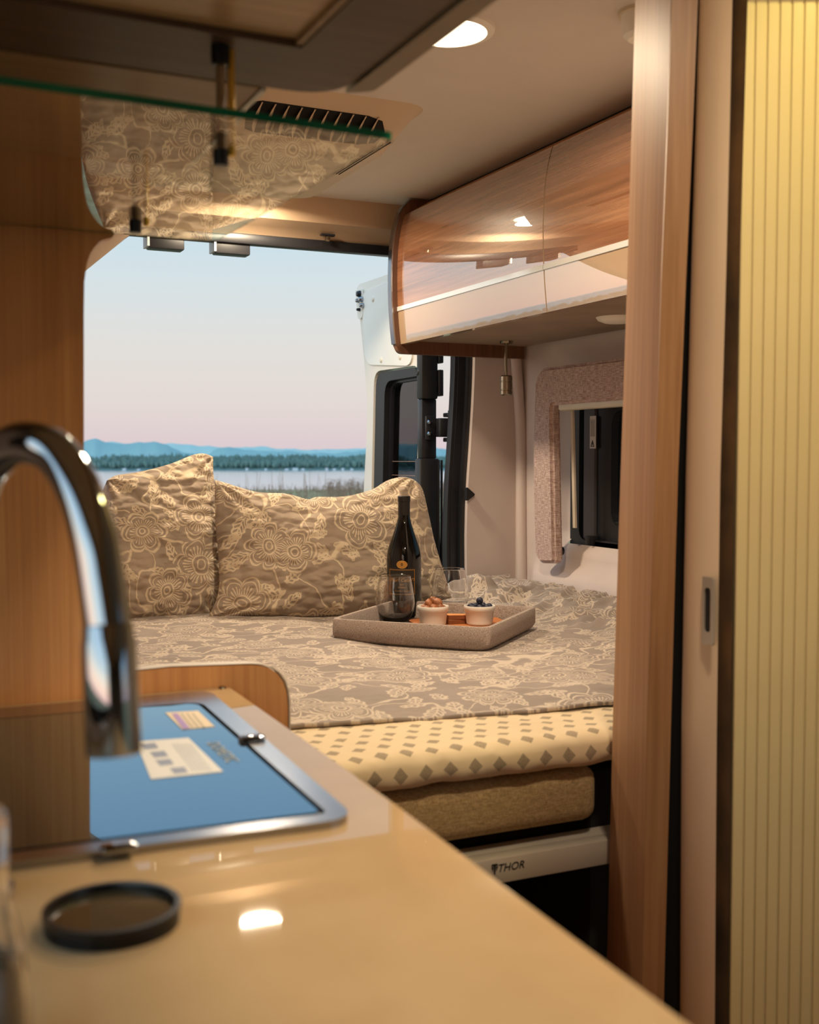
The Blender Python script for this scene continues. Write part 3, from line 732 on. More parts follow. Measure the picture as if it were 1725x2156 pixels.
# blind frame wrapped in cloth
BX = 1.665
def by(x, y): p = un(x, y, X=BX); return (p.y, p.z)
bl = thing('blind_frame', 'pinkish crosshatch cloth frame around the side window', 'blind', (BX, 2.7, .88))
a = by(1125, 800); b = by(1165, 1180); c = by(1150, 768); d_ = by(1310, 850)
fr = rpoly([(2.765-.0, .905), (2.765, 1.385), (2.75, 1.405), (1.7, 1.405), (1.7, 1.305), (2.685, 1.305), (2.685, .89), (2.745, .885)], [.02, .02, .02, .01, .01, .012, .015, .02])
# scaled to the traced corners
yl, yr_ = a[0], by(1163, 1000)[0]
zt, zb = by(1160, 772)[1], by(1145, 1180)[1]; zi = by(1200, 850)[1]
fr = rpoly([(yl-.005, zb+.01), (yl+.012, (zt+zb)/2), (yl, zt-.03), (yl-.03, zt), (1.75, zt-.005), (1.75, zi), (yr_+.01, zi), (yr_-.01, zb-.005), (yl-.03, zb-.01)], [.02, .2, .02, .02, .01, .008, .012, .015, .02])
bf = plate('cloth_frame', fr, [], lambda a, b, t: (t, a, b), BX, BX+.034, BLINDF, bl)
bm = bmesh.new(); bm.from_mesh(bf.data)
eds = [e_ for e_ in bm.edges if len(e_.link_faces) == 2 and e_.calc_face_angle(0) > 1.2]
bmesh.ops.bevel(bm, geom=eds, offset=.009, segments=3, affect='EDGES')
for f in bm.faces: f.smooth = True
bm.to_mesh(bf.data); bm.free()
box('roller_bar', BX+.01, BX+.035, 1.75, yr_-.01, zi-.016, zi+.004, PLAST, bl, bevel=.006)
p = un(1178, 1160, X=BX+.05)
lathe('blind_screw', [(0, -.01), (.008, -.008), (.012, 0), (.012, .01)], (p.x, p.y, p.z), DARKM, bl, n=12, axis='x')
strip('pull_cord', [Vector((BX+.05, yr_-.02, zi)), Vector((BX+.055, yr_-.03, .98))], -.003, .003, -.006, .006, plain('pale_cord', (200, 186, 168), .6), bl)
# black triangular catch on the corner trim
p = un(988, 1040, Y=2.99)
tri = rpoly([(p.x-.012, p.z-.022), (p.x+.018, p.z-.002), (p.x-.012, p.z+.022)], .007)
ct = plate('corner_catch', tri, [], lambda a, b, t: (a, t, b), 2.982, 2.996, BLACK)
tag(ct, 'small black triangular catch on the corner trim', 'catch')

# ================================================================ CEILING FIXTURES
def dome(x, y, lab, r=.062, k=1.0):
    t = thing('ceiling_light', lab, 'lamp', (x, y, 1.9), group='round warm ceiling lights')
    lathe('trim_ring', [(r+.016, 0.0), (r+.014, -.005), (r+.002, -.008), (r, -.002)], (x, y, 1.9), WPLAST, t, n=40)
    lathe('diffuser', [(0, -.022), (r*.5, -.019), (r*.85, -.011), (r, -.004)], (x, y, 1.9), GLOW, t, n=40)
    ld = bpy.data.lights.new('dome_glow', 'AREA'); ld.shape = 'DISK'; ld.size = r*1.8; ld.energy = LAMP*k; ld.color = WARM; ld.spread = math.radians(170)
    lo = bpy.data.objects.new('dome_glow', ld); C.objects.link(lo); lo.parent = t; lo.location = (0, 0, -.026); return t
dome(.895, 1.765, 'lit round ceiling light in front of the roof air unit')
dome(.905, 2.90, 'lit round ceiling light at the rear head trim, seen through the glass shelf')
dome(.60, .60, 'lit round ceiling light over the aisle beside the worktop', k=.68)
# detector near the pillar
p = un(1330, 60, Z=1.87)
t = thing('ceiling_detector', 'cream detector cap on the ceiling behind the wood pillar', 'detector', (p.x, p.y, 1.9))
lathe('cap', [(0, -.045), (.022, -.045), (.030, -.038), (.033, -.02), (.034, 0)], (p.x+.02, p.y, 1.9), WPLAST, t, n=28)
lathe('base', [(.034, -.006), (.038, -.006), (.038, 0)], (p.x+.02, p.y, 1.9), PLAST, t, n=28)
# roof air unit
ZA = 1.865
A = un(530, 212, Z=ZA); B = un(860, 268, Z=ZA)
ya = (A.y+B.y)/2
ac = thing('air_conditioner', 'cream ceiling air unit with a row of curved vent fins', 'air conditioner', (A.x, ya, 1.9))
acx0, acx1, acy0, acy1 = A.x-.12, B.x+.015, ya-.01, ya+.62
lo_ = rpoly([(acx0+.02, acy0+.09), (acx1-.03, acy0+.09), (acx1-.03, acy1-.03), (acx0+.02, acy1-.03)], .05)
hi_ = rpoly([(acx0-.02, acy0-.02), (acx1+.02, acy0-.02), (acx1+.02, acy1), (acx0-.02, acy1)], .07)
mid = rpoly([(acx0, acy0), (acx1, acy0), (acx1, acy1-.01), (acx0, acy1-.01)], .06)
n = len(lo_); V = [(x, y, 1.9) for x, y in hi_]+[(x, y, 1.885) for x, y in mid]+[(x, y, 1.83) for x, y in lo_]
Fc = []
for k in range(2):
    for i in range(n): Fc.append((k*n+i, k*n+(i+1) % n, (k+1)*n+(i+1) % n, (k+1)*n+i))
Fc.append(tuple(range(2*n, 3*n)))
ACM = plain('air_unit_plastic', (206, 184, 156), .5, var=.01)
put('shroud', V, Fc, ACM, ac, smooth=True)
# black sheet for the shade inside the vent on the sloping front, with fins
def slope(x, s, off=0):   # s 0 bottom edge .. 1 top
    y = acy0+.085-.075*s; z = 1.832+.048*s
    nrm = Vector((0, -.54, -.84)); return Vector((x, y, z))+nrm*off
xv0, xv1 = A.x+.0, B.x-.045
slot = rpoly([(xv0, .12), (xv1, .12), (xv1, .88), (xv0, .88)], [.2, .2, .2, .2]) if False else None
pts = [(xv0+.004, .5), (xv0+.01, .15), (xv0+.03, .08), (xv1-.05, .10), (xv1-.015, .2), (xv1, .5), (xv1-.015, .8), (xv1-.05, .9), (xv0+.03, .92), (xv0+.01, .85)]
V = [slope(x, s, .0012) for x, s in pts]+[slope(x, s, .0004) for x, s in pts]; n = len(pts)
put('vent_shade', V, [tuple(range(n))]+[(i, (i+1) % n, n+(i+1) % n, n+i) for i in range(n)], VOID, ac)
for k in range(10):
    x = xv0+.028+k*(xv1-xv0-.04)/9.6
    V = []; m_ = 7
    for t_ in (0, .0025):
        for j in range(m_):
            s = .1+.8*j/(m_-1); hh = .004+.013*math.sin(PI*j/(m_-1)); V += [slope(x+t_, s, .001)]+[slope(x+t_-.012*math.sin(PI*j/(m_-1)), s, hh)]
    Fc = []
    for j in range(m_-1):
        a_ = 2*j; b_ = 2*m_+2*j
        Fc += [(a_, a_+1, a_+3, a_+2), (b_, b_+2, b_+3, b_+1), (a_+1, b_+1, b_+3, a_+3)]
    put('vent_fin', V, Fc, ACM, ac, smooth=True)
for k in range(3):
    a_ = un(828-5*k, 301+1*k, Z=1.829); b_ = un(726-5*k, 369-1*k, Z=1.829); x_s = (a_.x+b_.x)/2
    x_s = acx1-.055-.0075*k
    box('side_slot_shade', x_s-.0008, x_s+.0008, min(a_.y, b_.y), max(a_.y, b_.y), 1.8285, 1.8305, VOID, ac)
# hatch plate on the ceiling ahead of the rear trim
a = un(405, 438, Z=1.9)
t = thing('ceiling_hatch', 'small rectangular hatch on the ceiling seen through the glass shelf', 'hatch', (.75, 2.75, 1.9))
plate('hatch_frame', rpoly([(.62, 2.66), (.84, 2.66), (.84, 2.84), (.62, 2.84)], .03), [rpoly([(.64, 2.68), (.82, 2.68), (.82, 2.82), (.64, 2.82)], .02)], lambda a, b, t_: (a, b, t_), 1.888, 1.9, ACM, t)
plate('hatch_door', rpoly([(.64, 2.68), (.82, 2.68), (.82, 2.82), (.64, 2.82)], .02), [], lambda a, b, t_: (a, b, t_), 1.892, 1.899, ACM, t)

# ================================================================ KITCHEN: cabinets, partition, shelf
kc = thing('kitchen_wall_cabinet', 'dark brown overhead kitchen cabinet with a recessed underside', 'cabinet', (.0, .4, 1.5))
ob = rpoly([(-.24, -1.0), (.387, -1.0), (.387, 1.0), (-.24, .985)], [0, 0, .05, 0])
plate('bottom_frame', ob, [[(-.2, -.9), (.318, -.9), (.318, .893), (-.2, .88)]], lambda a, b, t: (a, b, t), 1.503, 1.53, W_DARK, kc)
plate('carcass', ob, [], lambda a, b, t: (a, b, t), 1.53, 1.898, W_DARK, kc)
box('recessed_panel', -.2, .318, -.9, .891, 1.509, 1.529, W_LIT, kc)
box('recess_bead', .312, .318, -.9, .891, 1.5045, 1.509, W_UNDER, kc)
plate('cabinet_door', rpoly([(.389, -1.0), (.410, -1.0), (.410, .96), (.389, .975)], [0, 0, .008, 0]), [], lambda a, b, t: (a, b, t), 1.50, 1.895, plain('greige_door_edge', (150, 130, 108), .4), kc)
ks = thing('shelf_cabinet', 'shallow brown cabinet with a pale edge strip above the glass shelf', 'cabinet', (.0, 1.15, 1.5))
box('carcass', -.24, .318, 1.003, 1.30, 1.503, 1.898, W_UNDER, ks)
box('edge_strip', .318, .323, 1.003, 1.30, 1.501, 1.898, WPLAST, ks)
# partition: tall panel with a low rounded wing
PY = 1.305
pp = [(-.24, 0), (.445, 0), (.445, .80), (.445, .925), (.209, .925), (.206, 1.17), (.208, 1.34), (.222, 1.40), (.248, 1.43), (.262, 1.50), (.262, 1.898), (-.24, 1.898)]
out = []
out += [(-.24, 0), (.443, 0)]+rpoly([(.443, 0.5), (.443, .922), (.30, .928)], [0, .05, 0])[:-1]+[(.30, .928), (.209, .925), (.206, 1.17), (.208, 1.33)]
out += [(v.x, v.z) for v in spline([(.209, 0, 1.365), (.214, 0, 1.392), (.226, 0, 1.410), (.240, 0, 1.416)], 5)]+[(.248, 1.43)]+[(.225, 1.46), (.212, 1.5)]+[(.212, 1.898), (-.24, 1.898)]
pt = thing('partition_panel', 'tall walnut panel with a low rounded wing between kitchen and bed', 'partition', (.1, PY, 0))
pb = plate('panel_board', out, [], lambda a, b, t: (a, t, b), PY, PY+.018, W_PANEL, pt)
# pale edge band on top of the wing
strip('edge_band', [Vector((x, PY-.001, z)) for x, z in [(.209, .9265), (.30, .9295)]+rpoly([(.30, .9295), (.4445, .9235), (.4445, .5)], [0, .05, 0])[1:]], -.0005, .0015, 0, .02, plain('pale_edge_band', (200, 184, 164), .4), pt)
# glass shelf
ZG = 1.42
gs = thing('glass_shelf', 'clear glass shelf with a green edge hanging under the shelf cabinet', 'shelf', (.1, 1.05, ZG))
ga = un(830, 295, Z=ZG)
outl = rpoly([(-.2, ga.y-.02), (ga.x, ga.y), (ga.x-.015, PY-.005), (-.2, PY-.005)], [0, .006, .02, 0])
gp = plate('glass_pane', outl, [], lambda a, b, t: (a, b, t), ZG, ZG+.006, [SHELFG, GREEN], gs)
for f in gp.data.polygons:
    if abs(f.normal.z) < .5: f.material_index = 1
for (gx, gy) in ((470, 322), (290, 470)):
    p = un(gx-5, gy-6, Z=ZG)
    po = tube('support_post', [(p.x, p.y, ZG-.001), (p.x, p.y, 1.502)], .0035, W_UNDER, gs, n=16)
    lathe('lower_cap', [(0, -.013), (.0062, -.013), (.0066, 0)], (p.x, p.y, ZG), DARKM, po, n=20)
    lathe('upper_cap', [(.0075, -.016), (.0075, 0)], (p.x, p.y, 1.503), DARKM, po, n=20)
    q = un(gx+18, gy-3, Z=ZG)
    tube('brass_rod', [(q.x, q.y, ZG-.004), (q.x, q.y, 1.502)], .003, BRASS, gs, n=12)
# base cabinet and worktop
bc = thing('base_cabinet', 'kitchen base cabinet below the beige worktop', 'cabinet', (0, .2, 0))
box('carcass', -.235, .32, -1.2, PY-.01, 0, .868, W_PANEL, bc)
for k in range(3): box('cabinet_door', .32, .335, -1.15+.82*k, -.36+.82*k, .08, .85, W_PANEL, bc, bevel=.003)
wt = thing('worktop', 'beige solid worktop with a shiny surface running toward the bed', 'worktop', (0, .2, .87))
wtl = rpoly([(-.24, -1.2), (.345, -1.2), (.345, .43), (.360, .81), (.369, PY-.001), (-.24, PY-.001)], [0, 0, 0, 0, .004, 0])
wo_ = plate('worktop_slab', wtl, [], lambda a, b, t: (a, b, t), .87, .90, COUNTER, wt)
p = un(82, 1492, Z=.9)
for q_ in (un(82, 1494, Z=.9), un(458, 1442, Z=.9)): lathe('screw_cap', [(0, .003), (.004, .002), (.005, 0)], (q_.x, min(q_.y, PY-.006), .9), NICKEL, wt, n=12)
# cooktop
ck = thing('cooktop', 'built-in cooktop with dark glass lid in a steel frame', 'cooktop', (.1, 1.0, .9))
n1_ = un(735, 1735, Z=.9); n0_ = un(0, 1838, Z=.9); f1_ = un(430, 1468, Z=.9); f0_ = un(0, 1500, Z=.9)
fo = rpoly([(-.19, n0_.y+.012), (n1_.x+.004, n1_.y-.006), (f1_.x+.008, f1_.y+.006), (-.19, f0_.y+.0)], [.02, .028, .02, .02])
i1 = un(695, 1716, Z=.905); i2 = un(424, 1480, Z=.905); i0 = un(168, 1787, Z=.905)
fi = rpoly([(-.175, i0.y+.02), (i1.x-.001, i1.y+.002), (i2.x, i2.y+.001), (-.175, i2.y+.02)], [.012, .008, .02, .012])
plate('steel_frame', fo, [fi], lambda a, b, t: (a, b, t), .8995, .906, STEEL, ck)
fg = rpoly([(-.17, i0.y+.024), (i1.x-.006, i1.y+.006), (i2.x-.006, i2.y-.004), (-.17, i2.y+.015)], [.01, .006, .018, .01])
plate('gasket', fi, [], lambda a, b, t: (a, b, t), .8995, .9025, BLACK, ck)
ld_ = plate('glass_lid', fg, [], lambda a, b, t: (a, b, t), .9025, .9065, LID, ck)
def quadz(name, pxs, z, h, mat, parent, label=None):
    pts = [un(x, y, Z=z) for x, y in pxs]
    return put(name, [(p.x, p.y, z) for p in pts]+[(p.x, p.y, z+h) for p in pts], [(0, 1, 2, 3), (7, 6, 5, 4), (0, 1, 5, 4), (1, 2, 6, 5), (2, 3, 7, 6), (3, 0, 4, 7)], mat, parent, label=label)
def print_mat(name, base, ink, sc, thr, rect=None):
    m = NT(name); c = m.coord('Object', (sc, sc*2.2, sc)); nz = m.noise(c, 1, 2)
    m.col(m.mix(m.math('GREATER_THAN', nz, thr), L(base), L(ink))); m.set(rough=.5); return m.m
lb1 = quadz('instruction_label', [(286, 1562), (397, 1554), (470, 1625), (318, 1641)], .9066, .0004, PAPER, ld_, 'white label with grey pictograms')
for i, (x, y) in enumerate(((310, 1572), (330, 1589), (342, 1606), (372, 1623))):
    quadz('pictogram', [(x-14, y-5), (x+16, y-8), (x+24, y+3), (x-4, y+6)], .9071, .0002, plain('grey_print_%d' % i, (140, 148, 175), .6), lb1)
for k in range(6):
    x0 = 352+k*9; quadz('text_line', [(x0+10, 1566), (x0+14, 1566), (x0+58, 1622), (x0+54, 1622)], .9071, .0002, plain('pale_print_%d' % k, (196, 196, 204), .6), lb1) if k < 5 else None
lb2 = quadz('rating_label', [(348, 1501), (417, 1497), (452, 1530), (384, 1536)], .9066, .0004, plain('cream_label', (232, 212, 186), .6), ld_, 'small cream label with a purple stripe')
quadz('purple_stripe', [(362, 1503), (374, 1502), (400, 1533), (386, 1535)], .9071, .0002, plain('purple_print', (170, 140, 205), .6), lb2)
for k in range(3): quadz('text_line', [(380+12*k, 1502), (384+12*k, 1502), (408+12*k, 1531), (404+12*k, 1532)], .9071, .0002, plain('tan_print_%d' % k, (190, 178, 160), .6), lb2)
def text_obj(name, s, mat, M4, size, parent, extrude=.0003, shear=0, sx_=1):
    cu = bpy.data.curves.new(name, 'FONT'); cu.body = s; cu.size = size; cu.extrude = extrude; cu.shear = shear; cu.align_x = 'CENTER'; cu.align_y = 'CENTER'; cu.resolution_u = 3
    tmp = bpy.data.objects.new(name, cu); C.objects.link(tmp); dg = bpy.context.evaluated_depsgraph_get()
    me = bpy.data.meshes.new_from_object(tmp.evaluated_get(dg)); C.objects.unlink(tmp); bpy.data.objects.remove(tmp)
    V = [M4 @ Vector((v.co.x*sx_, v.co.y, v.co.z)) for v in me.vertices]; Fc = [tuple(p.vertices) for p in me.polygons]
    return put(name, V, Fc, mat, parent)
# worn lettering on the lid
lp_ = un(467, 1583, Z=.9068); l0 = un(446, 1562, Z=.9068); l1 = un(492, 1604, Z=.9068)
dv = (l1-l0).normalized(); nv = Vector((0, 0, 1)); wv_ = nv.cross(dv)
M4 = Matrix((dv, wv_, nv)).transposed().to_4x4(); M4.translation = lp_
text_obj('lid_lettering', 'DOMETIC', plain('silver_print', (130, 140, 150), .4), M4, .017, ld_, .0002)
for (x, y) in ((250, 1785), (530, 1555)):
    q_ = un(x, y, Z=.908); box('hinge_clip', q_.x-.012, q_.x+.012, q_.y-.006, q_.y+.006, .9055, .911, CHROME, ck, bevel=.002)

# ================================================================ FAUCET, FILTER, CARAFE
fc = thing('faucet', 'tall chrome gooseneck faucet arching over the worktop', 'faucet', (un(-60, 1900, D=.66)))
pts = [un(-62, 1890, D=.70), un(-62, 1500, D=.70), un(-60, 1200, D=.70), un(-52, 1060, D=.695), un(-25, 985, D=.685), un(30, 938, D=.665), un(85, 938, D=.65), un(127, 966, D=.64), un(170, 1037, D=.625), un(198, 1126, D=.615), un(214, 1215, D=.61), un(228, 1320, D=.605)]
tube('gooseneck', spline(pts, 6), .0125, CHROME, fc, n=28)
a = un(228, 1320, D=.605); b = un(241, 1590, D=.60)
dirv = (b-a)
tube('spray_head', [a-dirv*.02, a, a+dirv*.1, a+dirv*.12, a+dirv*.5, a+dirv*.97, b], [.0125, .0132, .0136, .0142, .0144, .0144, .0135], CHROME, fc, n=28)
q = un(-62, 1890, D=.70)
lathe('base_ring', [(.026, .90), (.026, .906), (.020, .912), (.018, .94)], (q.x, q.y, 0), CHROME, fc, n=28)
tube('lever', [(q.x, q.y, .95), (q.x-.03, q.y-.03, .965), (q.x-.07, q.y-.05, .98)], [.006, .005, .004], CHROME, fc, n=12)
# lens filter lying on the worktop
c_ = un(237, 1946, Z=.9)
fl_ = thing('lens_filter', 'round black lens filter lying on the beige worktop', 'filter', (c_.x, c_.y, .9))
R_ = .0385
lathe('filter_ring', [(R_-.0035, .9002), (R_, .9002), (R_, .9035), (R_-.001, .904), (R_-.001, .9075), (R_+.0008, .908), (R_+.0008, .911), (R_-.0025, .911), (R_-.0035, .909)], (c_.x, c_.y, 0), plain('black_anodised', (18, 18, 18), .3, metal=.2), fl_, n=64, close=True)
m = NT('filter_glass'); m.col((60, 54, 40)); m.set(rough=.04); glossy_over(m, 1.35, .01)
lathe('filter_glass', [(0, .905), (R_-.0035, .905), (R_-.0035, .9065), (0, .9065)], (c_.x, c_.y, 0), m.m, fl_, n=48)
# glass carafe at the left edge
c_ = un(-62, 2010, D=.50); c_.z = .9
cf = thing('carafe', 'clear glass carafe with dark contents at the left edge of the worktop', 'carafe', c_)
pr_ = [(.0, .0), (.030, .0), (.034, .004), (.033, .03), (.029, .06), (.0235, .078), (.0215, .09), (.0215, .118), (.0225, .121), (.0205, .121), (.0195, .09), (.0215, .076), (.027, .058), (.031, .03), (.031, .006), (0, .005)]
lathe('glass_body', [(r*.75, h*.95) for r, h in pr_], tuple(c_), GLASS, cf, n=40)
lathe('contents', [(0, .007), (.0232, .007), (.0228, .03), (.0205, .046), (.013, .054), (0, .056)], tuple(c_), WINE, cf, n=32)

# ================================================================ BED
ZB = .775
bd = thing('bed_platform', 'dark bed platform under the mattress', 'bed', (.7, 2.1, 0))
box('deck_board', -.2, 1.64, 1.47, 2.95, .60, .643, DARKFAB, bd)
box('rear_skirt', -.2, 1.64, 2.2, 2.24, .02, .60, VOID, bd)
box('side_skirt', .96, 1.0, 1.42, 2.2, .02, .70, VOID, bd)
cb = thing('crossbar', 'painted metal crossbar with black maker lettering under the bed cushion', 'bar', (.7, 1.36, .6))
box('bar_profile', .2, 1.0, 1.345, 1.37, .586, .622, BARM, cb, bevel=.002)
box('bar_lip', .2, 1.0, 1.37, 1.40, .612, .622, BARM, cb)
# lettering
q = un(1076, 1825, Y=1.3445)
M4 = Matrix((Vector((1, 0, 0)), Vector((0, 0, 1)), Vector((0, -1, 0)))).transposed().to_4x4(); M4.translation = (q.x, 1.3447, q.z)
text_obj('bar_lettering', 'THOR', INKM, M4, .0155, cb, .0004, .25)
q = un(1042, 1829, Y=1.3445)
for nm, pts in (('emblem_bar', [(-.008, .005), (.008, .005), (.006, .008), (-.006, .008)]), ('emblem_stem', [(-.0015, -.010), (.0015, -.010), (.0025, .005), (-.0025, .005)]),
                ('emblem_wing', [(-.008, .003), (-.0035, .003), (-.004, -.005)]), ('emblem_wing', [(.0035, .003), (.008, .003), (.004, -.005)])):
    plate(nm, [(q.x+a_*.66, q.z+b_*.8) for a_, b_ in pts], [], lambda a, b, t: (a, t, b), 1.3442, 1.3450, INKM, cb)
cu = box('bed_cushion', .30, .936, 1.36, 1.95, .645, .726, BASEF, None, bevel=.022, seg=4, origin=(.6, 1.6, .645))
tag(cu, 'brown tweed bed cushion below the diamond-patterned topper', 'cushion')
# topper: rounded front edge, metric UVs running over the edge
prof_t = [(1.40, .733, 0), (1.352, .734, .0), (1.343, .742, .012), (1.341, .752, .022), (1.343, .765, .034), (1.352, .775, .046), (1.37, .779, .062)]
for k in range(1, 22): prof_t.append((1.37+.02*k, .779, .062+.02*k))
nx = 90; V = []; UV = []
for (y, z, s) in prof_t:
    for i in range(nx):
        x = .32+1.32*i/(nx-1)
        bump_ = .0024*fbm(x*22, s*22, 3)+.002*fbm(x*4, s*4, 8)
        yy = y; zz = z
        if s < .05 and s > .001: yy += bump_*1.2; zz += bump_*.5
        elif s >= .05: zz += bump_
        if s <= .012: zz += .004*fbm(x*14, 5)
        V.append((x, yy, zz)); UV.append((x, s-.0065))
m_ = len(prof_t); Fc = [(j*nx+i, j*nx+i+1, (j+1)*nx+i+1, (j+1)*nx+i) for j in range(m_-1) for i in range(nx-1)]
b0 = len(V); 
tp = put('mattress_topper', V, Fc, TOPPER, smooth='all', uvs=UV, origin=(.9, 1.6, .735)); tag(tp, 'cream quilted mattress topper with grey diamonds at the front of the bed', 'mattress')
box('topper_core', .33, 1.63, 1.36, 2.93, .735, .765, plain('foam_core', (220, 200, 168), .9), tp)
# quilt
def quilt_z(x, y):
    z = .794
    fr_ = ss(1.02, 1.5, x)*ss(1.45, 1.7, y)
    z += .006*fbm(x*3, y*3, 1)+.003*fbm(x*9, y*9, 2)
    ca, sa = math.cos(.6), math.sin(.6); u_ = x*ca+y*sa; v_ = -x*sa+y*ca
    n_ = noise.noise(Vector((u_*5+3*fbm(x*2, y*2), v_*17, 3)))
    n2 = noise.noise(Vector((u_*9, v_*34, 7)))
    z += fr_*(.015*(1-abs(n_)*2.2)+.006*n2)
    z += .055*math.exp(-((x-1.45)/.10)**2-((y-2.70)/.08)**2)
    z += .02*ss(1.5, 1.66, x)
    if y > 2.6: z -= 0
    tray = ss(.85, .95, x)*ss(1.5, 1.4, x)*ss(1.9, 2.02, y)*ss(2.75, 2.6, y)
    z = z*(1-tray)+.7845*tray
    return z
fa = un(600, 1530, Z=.785); fb = un(1290, 1482, Z=.785)
def quilt_fn(a, b):
    x = -.18+1.86*a
    yf = fa.y+(fb.y-fa.y)*(x-fa.x)/(fb.x-fa.x)+.006*fbm(x*9, 2)
    y = yf+(2.93-yf)*b
    return (x, y, quilt_z(x, y)-.0085*ss(.05, 0, b))
nu, nv = 260, 220
V, Fc = grid_vf(nu, nv, quilt_fn); UV = [(x, y) for x, y, z in V]
n = len(V); V = V+[(x, y, z-.006) for x, y, z in V]; UV = UV+UV
Fc = Fc+[(a+n, d+n, c+n, b+n) for a, b, c, d in Fc]
Fc += [(i, i+n, i+1+n, i+1) for i in range(nu-1)]
q = put('quilt', V, Fc, QUILT, smooth='all', uvs=UV, origin=(.8, 2.2, .78)); tag(q, 'taupe floral quilt spread over the bed, wrinkled at the right', 'quilt')

# pillows
def pillow(name, label, bounds, plane, thick, seed, uvo, wr=.008):
    """bounds: 4 boundary polylines (bottom, right, top, left) in pixels, unprojected on a leaning plane"""
    p0, ux, uz = plane   # point, x axis, up axis
    nrm = ux.cross(uz).normalized()
    def hit(x, y):
        r = fw + rt*((x-CX)/F_PX) + up*(-(y-CY)/F_PX); t = (p0-CAM).dot(nrm)/r.dot(nrm); q = CAM+r*t-p0
        return (q.dot(ux), q.dot(uz))
    def sm(pl):
        P = spline([(hit(*q)[0], hit(*q)[1], 0) for q in pl], 8); 
        Ls = [0]
        for a, b in zip(P, P[1:]): Ls.append(Ls[-1]+(b-a).length)
        def f(t):
            s = t*Ls[-1]
            for i in range(len(P)-1):
                if Ls[i+1] >= s: 
                    k = (s-Ls[i])/max(1e-9, Ls[i+1]-Ls[i]); return P[i].lerp(P[i+1], k)
            return P[-1]
        return f
    Bt, Rt, Tp, Lf = [sm(b) for b in bounds]
    c00, c10, c11, c01 = Bt(0), Bt(1), Tp(1), Tp(0)
    N = 110; V = []; UV = []; side = []
    for sgn in (-1, 1):
        for j in range(N):
            v = j/(N-1)
            for i in range(N):
                u = i/(N-1)
                c = Bt(u)*(1-v)+Tp(u)*v+Lf(v)*(1-u)+Rt(v)*u-(c00*(1-u)*(1-v)+c10*u*(1-v)+c11*u*v+c01*(1-u)*v)
                eu = max(0, 1-abs(2*u-1)**2.6); ev = max(0, 1-abs(2*v-1)**2.6)
                th = thick*(eu*ev)**.55
                e_ = min(u, 1-u, v, 1-v)
                # pinch wrinkles radiating from the corners and general folds
                w_ = wr*fbm(c.x*7+seed, c.y*11)+wr*.35*fbm(c.x*26+seed, c.y*40)
                for (cu_, cv_) in ((0, 0), (1, 0), (1, 1), (0, 1)):
                    du = u-cu_; dv_ = v-cv_; rr = math.hypot(du, dv_); an = math.atan2(dv_, du)
                    w_ += .007*math.sin(an*13+seed+cu_*3)*math.exp(-(rr/.22)**2)*ss(0, .05, rr)
                k_ = ss(0, .06, e_)
                h = (th+w_*k_)*sgn*-1
                pos = p0+ux*c.x+uz*c.y-nrm*h*-1*(1 if True else 1)
                if sgn == 1: pos = p0+ux*c.x+uz*c.y+nrm*(-(th*.8))
                else: pos = p0+ux*c.x+uz*c.y+nrm*(th+w_*k_)
                V.append(pos); UV.append((c.x+uvo[0]+(.0 if sgn < 0 else 3), c.y+uvo[1]))
    Fc = []; nn = N*N
    for s in range(2):
        for j in range(N-1):
            for i in range(N-1):
                a = s*nn+j*N+i; f = (a, a+1, a+N+1, a+N); Fc.append(f if s == 0 else f[::-1])
    base = p0
    o = put(name, V, Fc, PILLOW, smooth='all', uvs=UV, origin=tuple(p0))
    return tag(o, label, 'pillow')
lean = math.radians(14)
def mkplane(px, py, yoff=0, rz=0):
    p = un(px, py, Z=ZB+.012)
    ux = Vector((math.cos(rz), math.sin(rz), 0)); bk = Vector((-math.sin(rz), math.cos(rz), 0))
    uz = (Vector((0, 0, 1))*math.cos(lean)+bk*math.sin(lean)).normalized()
    return (p+bk*yoff, ux, uz)
# nrm = ux x uz points toward -Y (the camera side)
pillow('pillow', 'tan floral quilted pillow with a peaked corner, left of the other pillow',
       [[(175, 1312), (240, 1312), (340, 1306), (447, 1296)], [(447, 1296), (472, 1240), (474, 1190), (462, 1090), (450, 1000), (449, 962)],
        [(225, 1012), (245, 1001), (300, 992), (360, 976), (405, 958), (430, 955), (449, 962)], [(175, 1312), (178, 1200), (192, 1100), (225, 1012)]],
       mkplane(330, 1307, .05, -.05), .075, 1.0, (.35, .1), .012)
pillow('pillow', 'tan floral quilted pillow with a sagging top edge behind the wine bottle',
       [[(436, 1303), (560, 1303), (700, 1300), (850, 1296), (952, 1262)], [(952, 1262), (935, 1205), (915, 1140), (902, 1080), (890, 1030), (872, 1010)],
        [(452, 1010), (480, 1018), (540, 1036), (600, 1040), (645, 1052), (665, 1047), (720, 1046), (780, 1032), (815, 1012), (848, 1004), (872, 1010)], [(436, 1303), (458, 1255), (462, 1200), (454, 1100), (452, 1010)]],
       mkplane(650, 1302, .05, -.14), .085, 4.2, (.0, .0), .011)

